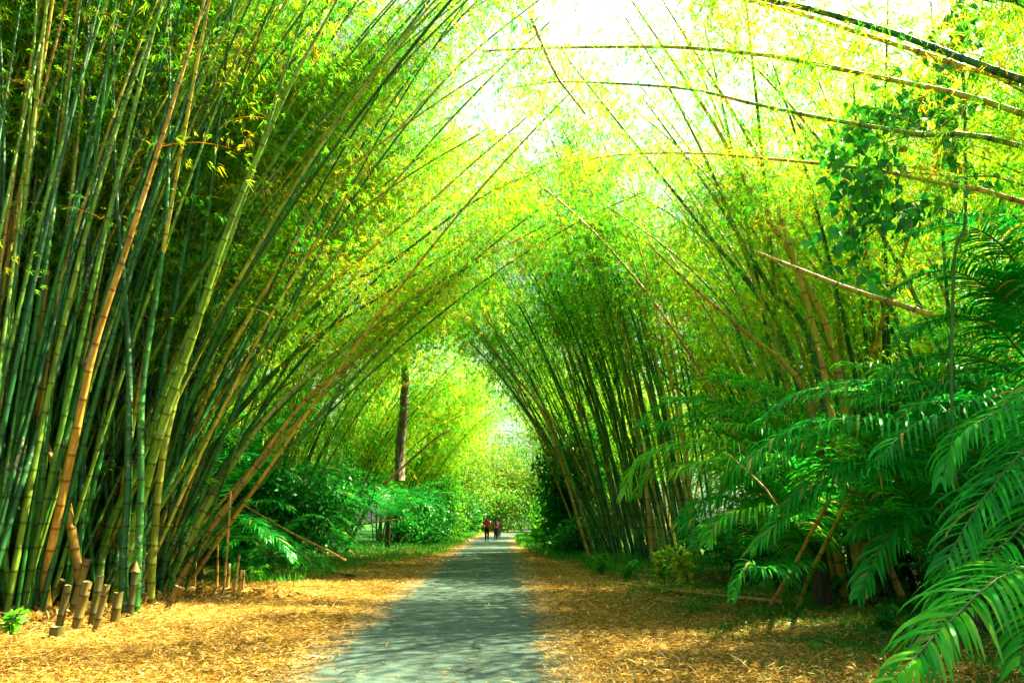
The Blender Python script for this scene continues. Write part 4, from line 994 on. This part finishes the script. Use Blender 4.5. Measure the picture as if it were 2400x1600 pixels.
def shirt_mat(name, c1, c2, kind):
    m, N, L, out = mat(name); tc = N.new('ShaderNodeTexCoord')
    if kind == 'stripe':
        w = N.new('ShaderNodeTexWave'); w.bands_direction = 'Z'; w.inputs['Scale'].default_value = 6.0; L.new(tc.outputs['Object'], w.inputs['Vector'])
    else:
        w = N.new('ShaderNodeTexNoise'); w.inputs['Scale'].default_value = 6.0; L.new(tc.outputs['Object'], w.inputs['Vector'])
    r = ramp(N, [(.45, c1), (.6, c2)]); L.new(w.outputs[0], r.inputs[0])
    b = N.new('ShaderNodeBsdfPrincipled'); b.inputs['Roughness'].default_value = .9; L.new(r.outputs[0], b.inputs['Base Color']); L.new(b.outputs[0], out.inputs[0]); return m
M['red_shirt'] = shirt_mat('red_shirt', (.75, .012, .01), (.35, .02, .015), 'noise')
M['pink_shirt'] = shirt_mat('pink_shirt', (.75, .16, .20), (.32, .04, .06), 'stripe')

def person(label, px, py, H, sw, shirt, trou, shoe, stride, arm, hair, sleeves=True, shift=0):
    b = gnd(px, py); root = thing('person', label, 'person', b); k = H / 1.78
    def P(x, y, z): return np.array([x * k, y * k, z * k])
    hip, hipw = .93, .085 * sw
    V, E, Rr = [], [], []
    def add(p, r, prev=None):
        V.append(p); Rr.append(tuple(np.array(r) * k) if isinstance(r, tuple) else r * k)
        if prev is not None: E.append((prev, len(V) - 1))
        return len(V) - 1
    pel = add(P(0, 0, .98), (.145 * sw, .10)); wa = add(P(0, .01, 1.12), (.13 * sw, .095), pel); ch = add(P(0, .02, 1.30), (.16 * sw, .105), wa)
    sh = add(P(0, .02, 1.42), (.13 * sw, .08), ch); nk = add(P(0, .02, 1.51), .052, sh)
    jaw = add(P(0, .035, 1.575), (.062, .075), nk); hd = add(P(0, .03, 1.66), (.078, .092), jaw); tp = add(P(0, .025, 1.735), (.06, .07), hd)
    nose = add(P(0, .125, 1.64), .014, hd)
    for s in (-1, 1): add(P(s * .083, .03, 1.64), .016, hd)
    legs, arms = [], []
    for s, ph in ((-1, stride), (1, -stride)):
        h = add(P(s * hipw, 0, .90), .088, pel); kn = add(P(s * hipw * 1.05, ph * .5 + .03, .50), .058, h)
        cf_ = add(P(s * hipw, ph * .75 - .01, .34), .052, kn); an = add(P(s * hipw, ph - .02 - (.03 if ph < 0 else 0), .10 + (.05 if ph < 0 else 0)), .036, cf_)
        hl = add(P(s * hipw, ph - .04, .045 + (.04 if ph < 0 else 0)), .034, an); to = add(P(s * hipw * 1.15, ph + .15, .03), .03, hl)
        legs.append((h, kn, cf_, an, hl, to))
    for s, sw_ in ((-1, arm), (1, -arm)):
        a = add(P(s * .175 * sw, .02, 1.41), .052, sh); el = add(P(s * .235 * sw, sw_ * .5 - .02, 1.13), .038, a); wr = add(P(s * .25 * sw, sw_ + .03, .89), .026, el)
        pm = add(P(s * .25 * sw, sw_ + .05, .82), (.018, .036), wr)
        for q, (oy, ln) in enumerate([(-.03, .065), (-.01, .08), (.012, .075), (.03, .06)]):
            f1 = add(P(s * .25 * sw, sw_ + .055 + oy, .775), .0095, pm); add(P(s * (.25 * sw - .012), sw_ + .06 + oy, .775 - ln), .008, f1)
        t1 = add(P(s * .24 * sw, sw_ + .09, .83), .011, pm); add(P(s * .235 * sw, sw_ + .11, .79), .009, t1)
        arms.append((a, el, wr))
    skin('person', V, E, Rr, M['dark_skin'], root).name = 'body'
    # shirt
    v = [V[pel] + P(0, 0, -.02), V[wa], V[ch], V[sh], V[nk] - P(0, 0, .045)]; r = [(.165 * sw * k, .12 * k), (.155 * sw * k, .118 * k), (.182 * sw * k, .125 * k), (.145 * sw * k, .095 * k), .066 * k]; e = [(0, 1), (1, 2), (2, 3), (3, 4)]
    if sleeves:
        for a, el, wr in arms:
            n = len(v); v += [V[a], V[a] * .35 + V[el] * .65]; r += [.066 * k, .058 * k]; e += [(3, n), (n, n + 1)]
    skin('shirt', v, e, r, M[shirt], root)
    v = [V[pel] + P(0, 0, -.01)]; r = [(.15 * sw * k, .112 * k)]; e = []
    for (h, kn, cf_, an, hl, to) in legs:
        n = len(v); v += [V[h], V[kn], V[cf_], V[an] + P(0, 0, .03)]; r += [.118 * k, .088 * k, .078 * k, .06 * k]; e += [(0, n), (n, n + 1), (n + 1, n + 2), (n + 2, n + 3)]
    skin('trousers', v, e, r, M[trou], root)
    for (h, kn, cf_, an, hl, to) in legs:
        skin('shoe', [V[hl] + P(0, 0, .0), (V[hl] + V[to]) / 2, V[to]], [(0, 1), (1, 2)], [.05 * k, .046 * k, .042 * k], M[shoe], root, 1)
    v = [V[hd] + P(0, -.012, .01), V[tp] + P(0, -.005, .0)]; r = [(.085 * k, .09 * k), (.066 * k, .07 * k)]; e = [(0, 1)]
    if hair == 'long':
        v += [V[hd] + P(0, -.075, -.05), V[sh] + P(0, -.12, .04), V[ch] + P(0, -.15, -.02), V[wa] + P(0, -.14, .05)]; r += [.075 * k, .062 * k, .055 * k, .03 * k]; e += [(0, 2), (2, 3), (3, 4), (4, 5)]
    skin('hair', v, e, r, M['black_hair'], root)
    return root
person('person in a red shirt and black trousers walking away on the left of the group', 1141, 1268.4, 1.78, 1.05, 'red_shirt', 'black_cloth', 'shoe_dark', .20, .12, 'short')
person('person in a pink striped top with long black hair walking away in the middle', 1162, 1266.2, 1.64, .88, 'pink_shirt', 'black_cloth', 'shoe_dark', -.16, .08, 'long')
person('person in grey with red shoes half hidden ahead of the one in pink', 1169.5, 1261.8, 1.72, .9, 'grey_cloth', 'grey_cloth', 'shoe_red', .18, .1, 'short')
